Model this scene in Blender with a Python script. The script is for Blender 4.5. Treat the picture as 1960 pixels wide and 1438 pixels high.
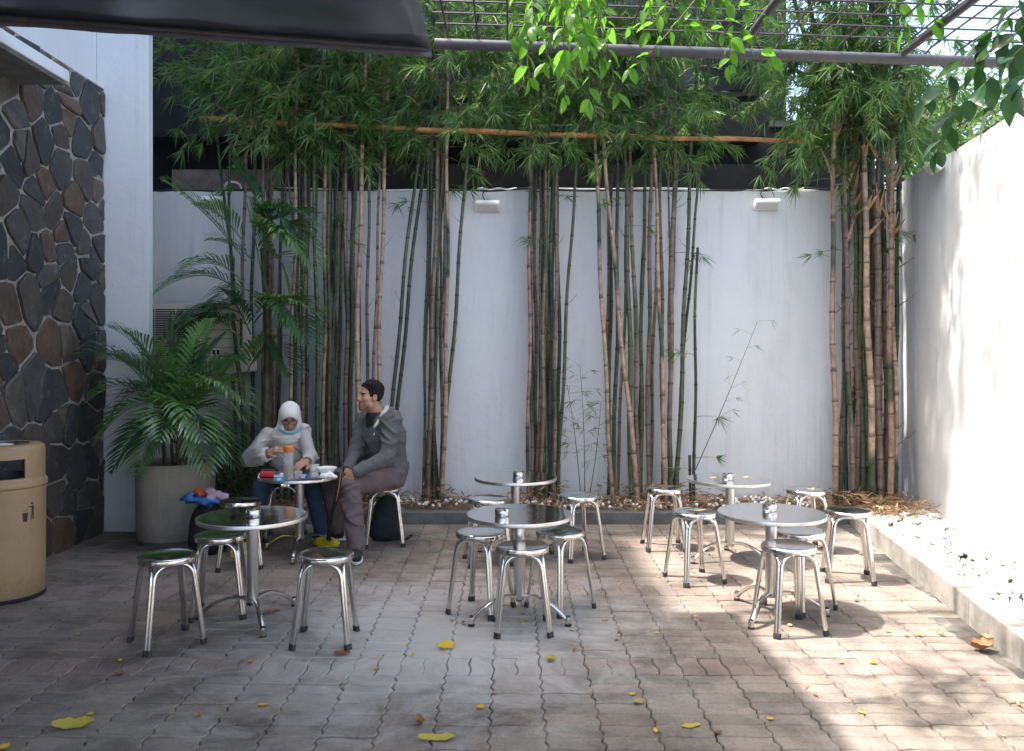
import bpy, bmesh, math, random
import numpy as np
from mathutils import Vector, Matrix, Euler

for o in list(bpy.data.objects): bpy.data.objects.remove(o, do_unlink=True)
SC = bpy.context.scene
COL = SC.collection
R = math.radians
rng = random.Random(7)
nrng = np.random.default_rng(11)

# ------------------------------------------------------------------ camera, sky, sun, exposure
FPX, HOR, EYE = 1600.0, 670.0, 1.6
cam = bpy.data.cameras.new('camera'); camo = bpy.data.objects.new('camera', cam); COL.objects.link(camo)
cam.sensor_width = 36; cam.lens = 36*FPX/1960; cam.shift_y = -(719-HOR)/1960; cam.clip_start = 0.05; cam.clip_end = 500
camo.location = (0, 0, EYE); camo.rotation_euler = (R(90), 0, 0)
SC.camera = camo

SUNX, SUNY = 0.54, -0.03           # metres a shadow moves per metre of height
elev = math.atan2(1, math.hypot(SUNX, SUNY))
W = bpy.data.worlds.new('World'); SC.world = W; W.use_nodes = True
nt = W.node_tree; nt.nodes.clear()
sky = nt.nodes.new('ShaderNodeTexSky'); sky.sky_type = 'NISHITA'; sky.sun_disc = False
sky.sun_elevation = elev; sky.sun_rotation = R(-93); sky.air_density = 0.9; sky.dust_density = 5.0; sky.ozone_density = 0.7
bg = nt.nodes.new('ShaderNodeBackground'); bg.inputs[1].default_value = 0.15
wo = nt.nodes.new('ShaderNodeOutputWorld')
nt.links.new(sky.outputs[0], bg.inputs[0]); nt.links.new(bg.outputs[0], wo.inputs[0])
sun = bpy.data.lights.new('sun', 'SUN'); sun.energy = 2.4; sun.angle = R(1.1); sun.color = (1.0, 0.94, 0.86)
suno = bpy.data.objects.new('sun', sun); COL.objects.link(suno); suno.location = (-6, 4, 12)
suno.rotation_euler = Vector((SUNX, SUNY, -1)).to_track_quat('-Z', 'Y').to_euler()
SC.view_settings.view_transform = 'Standard'; SC.view_settings.look = 'None'
SC.view_settings.exposure = 2.45; SC.view_settings.gamma = 1.0
SC.render.resolution_x = 1024; SC.render.resolution_y = 751
SC.render.engine = 'CYCLES'
SC.cycles.max_bounces = 8; SC.cycles.transparent_max_bounces = 12

def P(px, py, d):                   # point of the place at depth d
    return Vector(((px-980)*d/FPX, d, EYE+(HOR-py)*d/FPX))
def PX(px, d): return (px-980)*d/FPX
def PZ(py, d): return EYE+(HOR-py)*d/FPX

# ------------------------------------------------------------------ materials
MATS = {}
def newmat(name):
    m = bpy.data.materials.new(name); m.use_nodes = True; MATS[name] = m
    return m, m.node_tree, m.node_tree.nodes['Principled BSDF']
def node(nt, t, **kw):
    n = nt.nodes.new(t)
    for k, v in kw.items(): setattr(n, k, v)
    return n
def ramp(nt, fac, stops):
    r = node(nt, 'ShaderNodeValToRGB')
    e = r.color_ramp.elements
    while len(e) < len(stops): e.new(0.5)
    for i, (p, c) in enumerate(stops):
        e[i].position = p; e[i].color = tuple(c)+(1,) if len(c) == 3 else c
    nt.links.new(fac, r.inputs[0]); return r.outputs[0]
def noise(nt, scale, detail=4, rough=0.6, coord='Object', vec=None, dist=0.0):
    n = node(nt, 'ShaderNodeTexNoise'); n.inputs['Scale'].default_value = scale
    n.inputs['Detail'].default_value = detail; n.inputs['Roughness'].default_value = rough; n.inputs['Distortion'].default_value = dist
    if vec is None:
        tc = node(nt, 'ShaderNodeTexCoord'); vec = tc.outputs[coord]
    nt.links.new(vec, n.inputs['Vector']); return n.outputs['Fac']
def mixc(nt, fac, a, b, mode='MIX'):
    m = node(nt, 'ShaderNodeMix', data_type='RGBA', blend_type=mode)
    for s, v in ((0, fac), (6, a), (7, b)):
        if hasattr(v, 'is_output'): nt.links.new(v, m.inputs[s])
        else: m.inputs[s].default_value = v if s == 0 else tuple(v)+(1,) if len(v) == 3 else v
    return m.outputs[2]
def bump(nt, b, h, strength=0.3, dist=0.01):
    n = node(nt, 'ShaderNodeBump'); n.inputs['Strength'].default_value = strength; n.inputs['Distance'].default_value = dist
    nt.links.new(h, n.inputs['Height']); nt.links.new(n.outputs[0], b.inputs['Normal'])
def worldpos(nt):
    return node(nt, 'ShaderNodeNewGeometry').outputs['Position']

def mat_plain(name, c, rough=0.5, metal=0.0, var=0.12, scale=12, bumps=0.0, spec=0.5, world=False, bscale=None):
    m, nt, b = newmat(name)
    vec = worldpos(nt) if world else None
    f = noise(nt, scale, 5, 0.65, vec=vec)
    lo = tuple(max(0, x*(1-var)) for x in c); hi = tuple(min(1, x*(1+var)) for x in c)
    nt.links.new(ramp(nt, f, [(0.3, lo), (0.7, hi)]), b.inputs['Base Color'])
    b.inputs['Roughness'].default_value = rough; b.inputs['Metallic'].default_value = metal
    b.inputs['Specular IOR Level'].default_value = spec
    if bumps: bump(nt, b, noise(nt, bscale or scale*6, 6, 0.7, vec=vec), bumps, 0.004)
    return m

def mat_leaf(name, lo, hi, trans=0.4, rough=0.45, attr=None, tcol=None, spec=0.35):
    m, nt, b = newmat(name)
    g = node(nt, 'ShaderNodeNewGeometry')
    oi = node(nt, 'ShaderNodeObjectInfo')
    ad = node(nt, 'ShaderNodeMath', operation='ADD'); nt.links.new(g.outputs['Random Per Island'], ad.inputs[0]); nt.links.new(oi.outputs['Random'], ad.inputs[1])
    fr = node(nt, 'ShaderNodeMath', operation='FRACT'); nt.links.new(ad.outputs[0], fr.inputs[0])
    stops = [(0.0, lo), (1.0, hi)] if attr is None else attr
    c = ramp(nt, fr.outputs[0], stops)
    nt.links.new(c, b.inputs['Base Color']); b.inputs['Roughness'].default_value = rough; b.inputs['Specular IOR Level'].default_value = spec
    t = node(nt, 'ShaderNodeBsdfTranslucent')
    nt.links.new(mixc(nt, 0.6, c, tcol or (hi[0]*1.7+0.03, min(1, hi[1]*1.9+0.05), hi[2]*0.8)), t.inputs[0])
    mx = node(nt, 'ShaderNodeMixShader'); mx.inputs[0].default_value = trans
    nt.links.new(b.outputs[0], mx.inputs[1]); nt.links.new(t.outputs[0], mx.inputs[2])
    nt.links.new(mx.outputs[0], nt.nodes['Material Output'].inputs[0])
    return m

def mat_attr(name, rough=0.55, var=0.25, scale=30, bumps=0.15, spec=0.4, sss=0.0):
    """colour from the mesh attribute Col, broken up with noise"""
    m, nt, b = newmat(name)
    a = node(nt, 'ShaderNodeAttribute', attribute_name='Col')
    f = noise(nt, scale, 5, 0.7)
    dark = mixc(nt, 1.0, a.outputs['Color'], (1-var,)*3, 'MULTIPLY')
    nt.links.new(mixc(nt, ramp(nt, f, [(0.35, (0, 0, 0)), (0.65, (1, 1, 1))]), dark, a.outputs['Color']), b.inputs['Base Color'])
    b.inputs['Roughness'].default_value = rough; b.inputs['Specular IOR Level'].default_value = spec
    if sss:
        b.inputs['Subsurface Weight'].default_value = sss; b.inputs['Subsurface Radius'].default_value = (0.012, 0.005, 0.003)
    if bumps: bump(nt, b, noise(nt, scale*3, 5, 0.7), bumps, 0.003)
    return m

# --- pavers: grey and reddish concrete, dusty patches in world space
def mat_paver(name, red=False):
    m, nt, b = newmat(name)
    oi = node(nt, 'ShaderNodeObjectInfo'); g = node(nt, 'ShaderNodeNewGeometry')
    ad = node(nt, 'ShaderNodeMath', operation='ADD'); nt.links.new(g.outputs['Random Per Island'], ad.inputs[0]); nt.links.new(oi.outputs['Random'], ad.inputs[1])
    fr = node(nt, 'ShaderNodeMath', operation='FRACT'); nt.links.new(ad.outputs[0], fr.inputs[0])
    if red: st = [(0, (0.205, 0.152, 0.128)), (0.5, (0.225, 0.178, 0.152)), (1, (0.245, 0.190, 0.162))]
    else: st = [(0, (0.170, 0.145, 0.120)), (0.35, (0.215, 0.182, 0.152)), (0.75, (0.245, 0.206, 0.172)), (1, (0.205, 0.162, 0.135))]
    base = ramp(nt, fr.outputs[0], st)
    pos = g.outputs['Position']
    big = noise(nt, 1.1, 6, 0.6, vec=pos, dist=0.6)
    base = mixc(nt, ramp(nt, big, [(0.46, (0, 0, 0)), (0.66, (0.5,)*3)]), base, (0.29, 0.265, 0.24))
    dk = noise(nt, 2.3, 6, 0.7, vec=pos)
    base = mixc(nt, ramp(nt, dk, [(0.38, (0.75,)*3), (0.54, (0, 0, 0))]), base, (0.10, 0.085, 0.074))
    fine = noise(nt, 55, 6, 0.75, vec=pos)
    base = mixc(nt, 0.7, base, ramp(nt, fine, [(0.28, (0.42,)*3), (0.5, (0.92,)*3), (0.75, (1.0,)*3)]), 'MULTIPLY')
    # pale spilled cement dust between the tables, with an edge of its own
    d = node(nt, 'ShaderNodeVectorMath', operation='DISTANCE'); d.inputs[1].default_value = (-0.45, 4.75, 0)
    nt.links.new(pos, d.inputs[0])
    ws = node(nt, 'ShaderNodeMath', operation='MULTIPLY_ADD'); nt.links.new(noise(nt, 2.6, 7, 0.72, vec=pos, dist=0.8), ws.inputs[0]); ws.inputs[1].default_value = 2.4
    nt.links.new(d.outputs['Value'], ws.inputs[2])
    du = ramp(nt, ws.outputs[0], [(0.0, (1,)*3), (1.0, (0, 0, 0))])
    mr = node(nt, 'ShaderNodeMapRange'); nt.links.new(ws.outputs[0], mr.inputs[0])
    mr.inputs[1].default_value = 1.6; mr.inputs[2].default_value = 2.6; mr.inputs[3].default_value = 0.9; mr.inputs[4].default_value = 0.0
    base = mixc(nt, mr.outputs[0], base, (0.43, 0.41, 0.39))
    nt.links.new(base, b.inputs['Base Color'])
    b.inputs['Roughness'].default_value = 0.82; b.inputs['Specular IOR Level'].default_value = 0.3
    bump(nt, b, noise(nt, 120, 8, 0.75, vec=pos), 0.35, 0.004)
    return m
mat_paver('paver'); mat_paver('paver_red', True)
m, nt, b = newmat('joint_sand')
pos = worldpos(nt)
nt.links.new(ramp(nt, noise(nt, 2.2, 7, 0.7, vec=pos), [(0.40, (0.022, 0.020, 0.018)), (0.54, (0.09, 0.08, 0.07)), (0.66, (0.21, 0.19, 0.17))]), b.inputs['Base Color'])
b.inputs['Roughness'].default_value = 0.95
mat_plain('soil', (0.10, 0.075, 0.05), 0.95, var=0.4, scale=9, bumps=0.6, world=True)

def mat_wall(name, c, stain=(0.42, 0.41, 0.39), amt=0.35):
    m, nt, b = newmat(name)
    pos = worldpos(nt)
    mp = node(nt, 'ShaderNodeMapping'); nt.links.new(pos, mp.inputs[0]); mp.inputs['Scale'].default_value = (2.2, 2.2, 0.45)
    f = noise(nt, 1.6, 7, 0.68, vec=mp.outputs[0])
    base = mixc(nt, ramp(nt, f, [(0.50, (0, 0, 0)), (0.78, (amt,)*3)]), c, stain)
    mp2 = node(nt, 'ShaderNodeMapping'); nt.links.new(pos, mp2.inputs[0]); mp2.inputs['Scale'].default_value = (9, 9, 0.22)
    st = noise(nt, 1.5, 6, 0.7, vec=mp2.outputs[0]); pat = noise(nt, 0.8, 4, 0.6, vec=pos)
    mm = node(nt, 'ShaderNodeMath', operation='MULTIPLY'); nt.links.new(ramp(nt, st, [(0.52, (0, 0, 0)), (0.72, (1, 1, 1))]), mm.inputs[0]); nt.links.new(ramp(nt, pat, [(0.42, (0, 0, 0)), (0.62, (0.5,)*3)]), mm.inputs[1])
    base = mixc(nt, mm.outputs[0], base, (0.33, 0.335, 0.33))           # rain streaks
    base = mixc(nt, ramp(nt, noise(nt, 2.7, 3, 0.5, vec=pos), [(0.56, (0, 0, 0)), (0.575, (0.16,)*3)]), base, (0.70, 0.70, 0.70))   # touched-up paint
    sp = noise(nt, 34, 2, 0.5, vec=pos)
    base = mixc(nt, ramp(nt, sp, [(0.735, (0, 0, 0)), (0.75, (0.35,)*3)]), base, (0.25, 0.24, 0.23))
    sz = node(nt, 'ShaderNodeSeparateXYZ'); nt.links.new(pos, sz.inputs[0])
    dz = node(nt, 'ShaderNodeMath', operation='MULTIPLY_ADD'); nt.links.new(noise(nt, 5, 6, 0.7, vec=pos), dz.inputs[0]); dz.inputs[1].default_value = 0.7
    nt.links.new(sz.outputs[2], dz.inputs[2])
    base = mixc(nt, ramp(nt, dz.outputs[0], [(0.30, (0.5,)*3), (0.62, (0, 0, 0))]), base, (0.36, 0.33, 0.29))   # splash-back dirt at the foot
    nt.links.new(base, b.inputs['Base Color'])
    b.inputs['Roughness'].default_value = 0.62; b.inputs['Specular IOR Level'].default_value = 0.35
    bump(nt, b, noise(nt, 7, 9, 0.62, vec=pos), 0.30, 0.02)
    return m
mat_wall('white_paint', (0.63, 0.65, 0.665))
mat_wall('pier_paint', (0.62, 0.655, 0.68), amt=0.12)
mat_plain('concrete', (0.235, 0.22, 0.20), 0.85, var=0.35, scale=5, bumps=0.4, world=True, bscale=60)
mat_plain('kerb_dark', (0.10, 0.10, 0.10), 0.85, var=0.4, scale=6, bumps=0.4, world=True, bscale=60)
def mat_stained(name, c, st, rough, vscale, amt):
    m, nt, b = newmat(name); tc = node(nt, 'ShaderNodeTexCoord').outputs['Object']
    mp = node(nt, 'ShaderNodeMapping'); nt.links.new(tc, mp.inputs[0]); mp.inputs['Scale'].default_value = (vscale, vscale, vscale*.12)
    k = noise(nt, 1.0, 6, 0.7, vec=mp.outputs[0])
    base = mixc(nt, ramp(nt, k, [(0.48, (0, 0, 0)), (0.72, (amt,)*3)]), c, st)
    base = mixc(nt, ramp(nt, noise(nt, 5, 6, 0.7), [(0.45, (0, 0, 0)), (0.75, (amt,)*3)]), base, tuple(x*.6 for x in c))
    sz = node(nt, 'ShaderNodeSeparateXYZ'); nt.links.new(tc, sz.inputs[0]); dz = node(nt, 'ShaderNodeMath', operation='MULTIPLY_ADD'); nt.links.new(noise(nt, 11, 6, 0.7), dz.inputs[0]); dz.inputs[1].default_value = .35; nt.links.new(sz.outputs[2], dz.inputs[2])
    base = mixc(nt, ramp(nt, dz.outputs[0], [(0.17, (0.7,)*3), (0.34, (0, 0, 0))]), base, tuple(x*.4 for x in c))      # splashed dirt near the ground
    base = mixc(nt, ramp(nt, noise(nt, 70, 3, 0.6), [(0.66, (0, 0, 0)), (0.72, (0.6,)*3)]), base, tuple(x*.45 for x in c))
    nt.links.new(base, b.inputs['Base Color']); b.inputs['Roughness'].default_value = rough
    bump(nt, b, noise(nt, 80, 6, 0.7), 0.25, 0.004); return m
mat_stained('planter_concrete', (0.33, 0.30, 0.255), (0.20, 0.18, 0.15), 0.85, 7, 0.7)
mat_plain('mortar', (0.30, 0.285, 0.27), 0.9, var=0.35, scale=14, bumps=0.5, world=True, bscale=80)
m, nt, b = newmat('wall_stone')
oi = node(nt, 'ShaderNodeObjectInfo')
c = ramp(nt, oi.outputs['Random'], [(0, (0.026, 0.029, 0.033)), (0.35, (0.043, 0.044, 0.047)), (0.58, (0.070, 0.065, 0.062)), (0.76, (0.066, 0.050, 0.042)), (0.9, (0.12, 0.075, 0.05)), (1, (0.10, 0.095, 0.09))])
pos = worldpos(nt)
c = mixc(nt, ramp(nt, noise(nt, 8, 7, 0.72, vec=pos), [(0.3, (0.85,)*3), (0.55, (0, 0, 0))]), c, (0.035, 0.034, 0.036))
c = mixc(nt, ramp(nt, noise(nt, 13, 7, 0.75, vec=pos, dist=0.5), [(0.55, (0, 0, 0)), (0.78, (0.6,)*3)]), c, (0.24, 0.22, 0.20))
nt.links.new(c, b.inputs['Base Color']); b.inputs['Roughness'].default_value = 0.62
bump(nt, b, noise(nt, 22, 8, 0.7, vec=pos), 0.6, 0.012)

m, nt, b = newmat('steel')          # brushed stainless tube
f = noise(nt, 60, 4, 0.6)
nt.links.new(ramp(nt, f, [(0.3, (0.66, 0.645, 0.62)), (0.7, (0.76, 0.75, 0.73))]), b.inputs['Base Color'])
b.inputs['Metallic'].default_value = 1.0; b.inputs['Roughness'].default_value = 0.16
m, nt, b = newmat('mirror_steel')   # polished pressed sheet with fine scratches
f = noise(nt, 9, 5, 0.7)
nt.links.new(ramp(nt, f, [(0.35, (0.06,)*3), (0.6, (0.13,)*3), (0.75, (0.26,)*3)]), b.inputs['Roughness'])
b.inputs['Base Color'].default_value = (0.70, 0.70, 0.69, 1); b.inputs['Metallic'].default_value = 1.0
bump(nt, b, noise(nt, 5.5, 2, 0.5), 0.10, 0.02)
mat_plain('satin_steel', (0.62, 0.61, 0.60), 0.33, 1.0, var=0.06, scale=40)
mat_plain('rubber', (0.018, 0.018, 0.02), 0.6)
mat_plain('black_plastic', (0.02, 0.02, 0.022), 0.45)
mat_plain('canvas', (0.085, 0.10, 0.135), 0.30, var=0.45, scale=2.5, bumps=0.5, bscale=5, spec=0.8)
mat_plain('canvas_hem', (0.10, 0.105, 0.13), 0.5, var=0.25, scale=6)
m, nt, b = newmat('painted_pipe')
f = noise(nt, 9, 6, 0.75)
nt.links.new(ramp(nt, f, [(0.42, (0.045, 0.048, 0.056)), (0.6, (0.06, 0.06, 0.066)), (0.66, (0.20, 0.08, 0.035)), (0.75, (0.10, 0.04, 0.025))]), b.inputs['Base Color'])
b.inputs['Roughness'].default_value = 0.45
mat_plain('wire_dark', (0.025, 0.027, 0.03), 0.6)
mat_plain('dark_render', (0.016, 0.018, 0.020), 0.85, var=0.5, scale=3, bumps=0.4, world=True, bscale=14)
mat_plain('dark_glass', (0.012, 0.016, 0.02), 0.12)
mat_plain('rust_sheet', (0.16, 0.13, 0.115), 0.7, var=0.5, scale=5)
mat_plain('roof_grey', (0.12, 0.125, 0.13), 0.7, var=0.3)
mat_leaf('bamboo_leaf', (0.022, 0.075, 0.022), (0.075, 0.160, 0.045), 0.45, attr=[(0, (0.024, 0.068, 0.028)), (0.4, (0.055, 0.130, 0.042)), (0.75, (0.105, 0.195, 0.062)), (0.95, (0.17, 0.22, 0.075)), (1, (0.30, 0.24, 0.12))])
mat_leaf('palm_leaf', (0.060, 0.145, 0.050), (0.135, 0.245, 0.095), 0.28, 0.27, spec=0.7)
mat_leaf('palm_leaf_dark', (0.022, 0.065, 0.032), (0.045, 0.115, 0.048), 0.22, 0.35)
mat_leaf('vine_leaf', (0.045, 0.13, 0.022), (0.10, 0.24, 0.035), 0.55, 0.28)
mat_leaf('shade_leaf', (0.014, 0.05, 0.024), (0.030, 0.085, 0.035), 0.3, 0.35)
mat_leaf('far_leaf', (0.035, 0.085, 0.035), (0.09, 0.16, 0.06), 0.4, 0.5)
mat_leaf('dry_litter', (0.22, 0.13, 0.07), (0.42, 0.29, 0.16), 0.15, 0.8, tcol=(0.45, 0.28, 0.14))
mat_leaf('yellow_leaf', (0.52, 0.32, 0.02), (0.66, 0.46, 0.035), 0.2, 0.5, tcol=(0.7, 0.45, 0.04))
mat_leaf('olive_leaf', (0.36, 0.31, 0.04), (0.46, 0.38, 0.06), 0.2, 0.5, tcol=(0.4, 0.4, 0.06))
mat_leaf('brown_leaf', (0.16, 0.07, 0.035), (0.30, 0.13, 0.06), 0.1, 0.6, tcol=(0.3, 0.14, 0.05))
mat_leaf('straw_leaf', (0.34, 0.23, 0.10), (0.50, 0.36, 0.17), 0.15, 0.7, tcol=(0.5, 0.35, 0.15))
mat_attr('culm', 0.5, 0.5, 17, 0.3, 0.4)
mat_attr('palm_stem', 0.6, 0.4, 24, 0.3)
mat_plain('twig', (0.14, 0.12, 0.06), 0.7, var=0.4)
mat_plain('vine_stem', (0.10, 0.09, 0.04), 0.7, var=0.3)
mat_plain('bamboo_pole', (0.36, 0.17, 0.055), 0.5, var=0.4, scale=9)
mat_plain('pebble', (0.76, 0.74, 0.70), 0.7, var=0.18, scale=4, world=True)
mat_plain('grey_gravel', (0.22, 0.20, 0.18), 0.85, var=0.5, scale=18, world=True)
mat_plain('ac_beige', (0.56, 0.54, 0.47), 0.5, var=0.08)
mat_plain('ac_dark', (0.045, 0.045, 0.045), 0.7)
mat_plain('white_plastic', (0.74, 0.75, 0.75), 0.4, var=0.05)
mat_plain('lamp_glass', (0.55, 0.56, 0.55), 0.15, var=0.05)
mat_plain('blue_print', (0.03, 0.25, 0.42), 0.4)
mat_stained('bin_tan', (0.37, 0.255, 0.145), (0.27, 0.18, 0.10), 0.42, 10, 0.35)
mat_plain('orange_plastic', (0.72, 0.20, 0.025), 0.4, var=0.05)
mat_plain('red_fabric', (0.45, 0.028, 0.03), 0.6)
mat_plain('blue_pack', (0.035, 0.11, 0.32), 0.35, var=0.5, scale=40)
mat_plain('cyan_pack', (0.05, 0.30, 0.55), 0.35, var=0.4, scale=40)
mat_plain('foam_white', (0.80, 0.80, 0.78), 0.5, var=0.04)
mat_plain('tissue', (0.80, 0.80, 0.80), 0.8, var=0.05)
mat_plain('food', (0.42, 0.26, 0.10), 0.6, var=0.6, scale=60)
mat_plain('tray_dark', (0.04, 0.045, 0.05), 0.4)
mat_plain('yellow_rubber', (0.62, 0.55, 0.02), 0.5, var=0.1)
mat_plain('black_cloth', (0.014, 0.014, 0.017), 0.85, var=0.4, scale=14, bumps=0.4, bscale=40)
mat_plain('strap_orange', (0.6, 0.20, 0.03), 0.7)
mat_plain('cloth_blue', (0.035, 0.15, 0.42), 0.75, bumps=0.4, bscale=30)
mat_plain('cloth_orange', (0.70, 0.10, 0.025), 0.75, bumps=0.4, bscale=30)
mat_plain('cloth_pink', (0.48, 0.33, 0.44), 0.75, bumps=0.4, bscale=30, var=0.25)
m, nt, b = newmat('clear_plastic')
b.inputs['Base Color'].default_value = (0.93, 0.95, 0.96, 1); b.inputs['Roughness'].default_value = 0.22
b.inputs['Transmission Weight'].default_value = 0.85; b.inputs['IOR'].default_value = 1.25
mat_attr('skin', 0.52, 0.10, 40, 0.06, 0.4, sss=0.06)
mat_plain('hair_black', (0.006, 0.0055, 0.0055), 0.6, var=0.5, scale=80, bumps=0.5, bscale=130, spec=0.2)
mat_plain('hoodie_grey', (0.085, 0.089, 0.097), 0.92, var=0.22, scale=70, bumps=0.35, bscale=160)
mat_plain('hood_lining', (0.50, 0.48, 0.45), 0.9, bumps=0.3)
mat_plain('trousers_mauve', (0.115, 0.086, 0.095), 0.85, var=0.14, scale=14, bumps=0.3, bscale=90)
mat_plain('jeans_navy', (0.015, 0.04, 0.075), 0.85, var=0.3, scale=14, bumps=0.3, bscale=120)
mat_plain('jacket_grey', (0.43, 0.40, 0.395), 0.8, var=0.06, scale=10, bumps=0.2, bscale=90)
m, nt, b = newmat('headscarf')
nt.links.new(ramp(nt, noise(nt, 9, 3, 0.5), [(0.35, (0.48, 0.58, 0.66)), (0.46, (0.66, 0.67, 0.67)), (0.56, (0.70, 0.66, 0.63)), (0.66, (0.56, 0.60, 0.64))]), b.inputs['Base Color'])
b.inputs['Roughness'].default_value = 0.8
mat_plain('mask_blue', (0.26, 0.52, 0.62), 0.8, var=0.1)
mat_plain('sole_white', (0.70, 0.70, 0.70), 0.6)
mat_plain('white_print', (0.75, 0.75, 0.75), 0.6)

# ------------------------------------------------------------------ mesh helpers
def tag(o, label=None, cat=None, group=None, kind=None):
    if label: o['label'] = label
    if cat: o['category'] = cat
    if group: o['group'] = group
    if kind: o['kind'] = kind
    return o
def empty(name, loc=(0, 0, 0), rz=0.0):
    o = bpy.data.objects.new(name, None); o.empty_display_size = 0.1
    o.location = loc; o.rotation_euler = (0, 0, rz); COL.objects.link(o); return o
def link(name, me, mats, parent=None):
    o = bpy.data.objects.new(name, me)
    if mats is not None and not me.materials:
        for mm in ([mats] if isinstance(mats, str) else mats): me.materials.append(MATS[mm])
    COL.objects.link(o)
    if parent is not None: o.parent = parent
    return o

class MB:
    def __init__(s): s.v = []; s.f = []; s.c = []; s.mi = []; s.cur = 0; s.col = None
    def add(s, vs, fs):
        n = len(s.v); s.v.extend([tuple(x) for x in vs])
        for f in fs: s.f.append(tuple(i+n for i in f)); s.mi.append(s.cur)
        if s.col is not None: s.c.extend([s.col]*len(vs))
        return s
    def box(s, x0, x1, y0, y1, z0, z1):
        v = [(x, y, z) for z in (z0, z1) for y in (y0, y1) for x in (x0, x1)]
        return s.add(v, [(0, 2, 3, 1), (4, 5, 7, 6), (0, 1, 5, 4), (2, 6, 7, 3), (0, 4, 6, 2), (1, 3, 7, 5)])
    def bbox(s, x0, x1, y0, y1, z0, z1, b=0.01):     # bevelled box
        bm = bmesh.new()
        bmesh.ops.create_cube(bm, size=1)
        for v in bm.verts: v.co = ((x0+x1)/2+v.co.x*(x1-x0), (y0+y1)/2+v.co.y*(y1-y0), (z0+z1)/2+v.co.z*(z1-z0))
        bmesh.ops.bevel(bm, geom=list(bm.edges), offset=b, segments=2, affect='EDGES', profile=0.6)
        bm.verts.index_update()
        s.add([v.co[:] for v in bm.verts], [[v.index for v in f.verts] for f in bm.faces]); bm.free(); return s
    def tube(s, path, r, n=8, cap=True, squash=None):
        path = [Vector(p) for p in path]; m = len(path)
        rs = r if isinstance(r, (list, tuple)) else [r]*m
        t = (path[1]-path[0]).normalized()
        u = t.orthogonal().normalized() if squash is None else Vector(squash)
        vs = []
        for i, p in enumerate(path):
            t = ((path[min(i+1, m-1)]-path[max(i-1, 0)])).normalized()
            u = (u-t*u.dot(t)).normalized(); w = t.cross(u)
            for k in range(n):
                a = 2*math.pi*k/n
                vs.append(p+(u*math.cos(a)*(1.0)+w*math.sin(a))*rs[i])
        fs = [(i*n+k, i*n+(k+1) % n, (i+1)*n+(k+1) % n, (i+1)*n+k) for i in range(m-1) for k in range(n)]
        if cap: fs += [tuple(range(n-1, -1, -1)), tuple((m-1)*n+k for k in range(n))]
        return s.add(vs, fs)
    def lathe(s, prof, n=32, c=(0, 0, 0), a0=0.0, a1=2*math.pi):
        full = abs(a1-a0-2*math.pi) < 1e-6
        k = n if full else n+1
        vs = []
        for (r, z) in prof:
            for i in range(k):
                a = a0+(a1-a0)*i/n; vs.append((c[0]+r*math.cos(a), c[1]+r*math.sin(a), c[2]+z))
        fs = []
        for j in range(len(prof)-1):
            for i in range(n):
                i2 = (i+1) % k if full else i+1
                fs.append((j*k+i, j*k+i2, (j+1)*k+i2, (j+1)*k+i))
        return s.add(vs, fs)
    def build(s, name, mats, parent=None, smooth=False):
        me = bpy.data.meshes.new(name); me.from_pydata(s.v, [], s.f)
        if smooth is not False:
            me.polygons.foreach_set('use_smooth', [True]*len(me.polygons))
            if smooth is not True: me.set_sharp_from_angle(angle=R(smooth))
        for mm in ([mats] if isinstance(mats, str) else mats): me.materials.append(MATS[mm])
        if any(s.mi): me.polygons.foreach_set('material_index', s.mi)
        if s.c and len(s.c) == len(s.v):
            a = me.color_attributes.new('Col', 'FLOAT_COLOR', 'POINT')
            a.data.foreach_set('color', [x for c in s.c for x in (c[0], c[1], c[2], 1.0)])
        me.update()
        o = bpy.data.objects.new(name, me); COL.objects.link(o)
        if parent is not None: o.parent = parent
        return o

def copy_tree(o, parent=None):
    c = o.copy(); COL.objects.link(c); c.parent = parent
    for ch in list(o.children): copy_tree(ch, c)
    return c
def bez(a, b, c, n):
    a, b, c = Vector(a), Vector(b), Vector(c)
    return [a*(1-t)**2+b*2*t*(1-t)+c*t*t for t in [i/(n-1) for i in range(n)]]

# ================================================================== SETTING
def kerbx(y): return 2.98-0.157*(6.86-y)          # pavement edge at the right
def wallx(y): return 3.935-0.1375*(8.44-y)        # face of the right wall
YW = 8.44                                          # face of the back wall
YK = 7.71                                          # front of the back kerb

g = MB(); g.add([(-60, -40, -0.09), (60, -40, -0.09), (60, 80, -0.09), (-60, 80, -0.09)], [(0, 1, 2, 3)])
tag(g.build('ground', 'soil'), kind='structure')
g = MB(); g.add([(-3.64, 1.46, -0.009), (kerbx(1.46)+.05, 1.46, -0.009), (kerbx(YK+.05)+.05, YK+.05, -0.009), (-3.64, YK+.05, -0.009)], [(0, 1, 2, 3)])
pavement = g.build('pavement', 'joint_sand'); tag(pavement, kind='structure')
g = MB(); g.add([(-3.64, -14, -0.002), (3.4, -14, -0.002), (3.4, 1.457, -0.002), (-3.64, 1.457, -0.002)], [(0, 1, 2, 3)])
tag(g.build('paved_yard', 'paver'), kind='structure')

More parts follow.
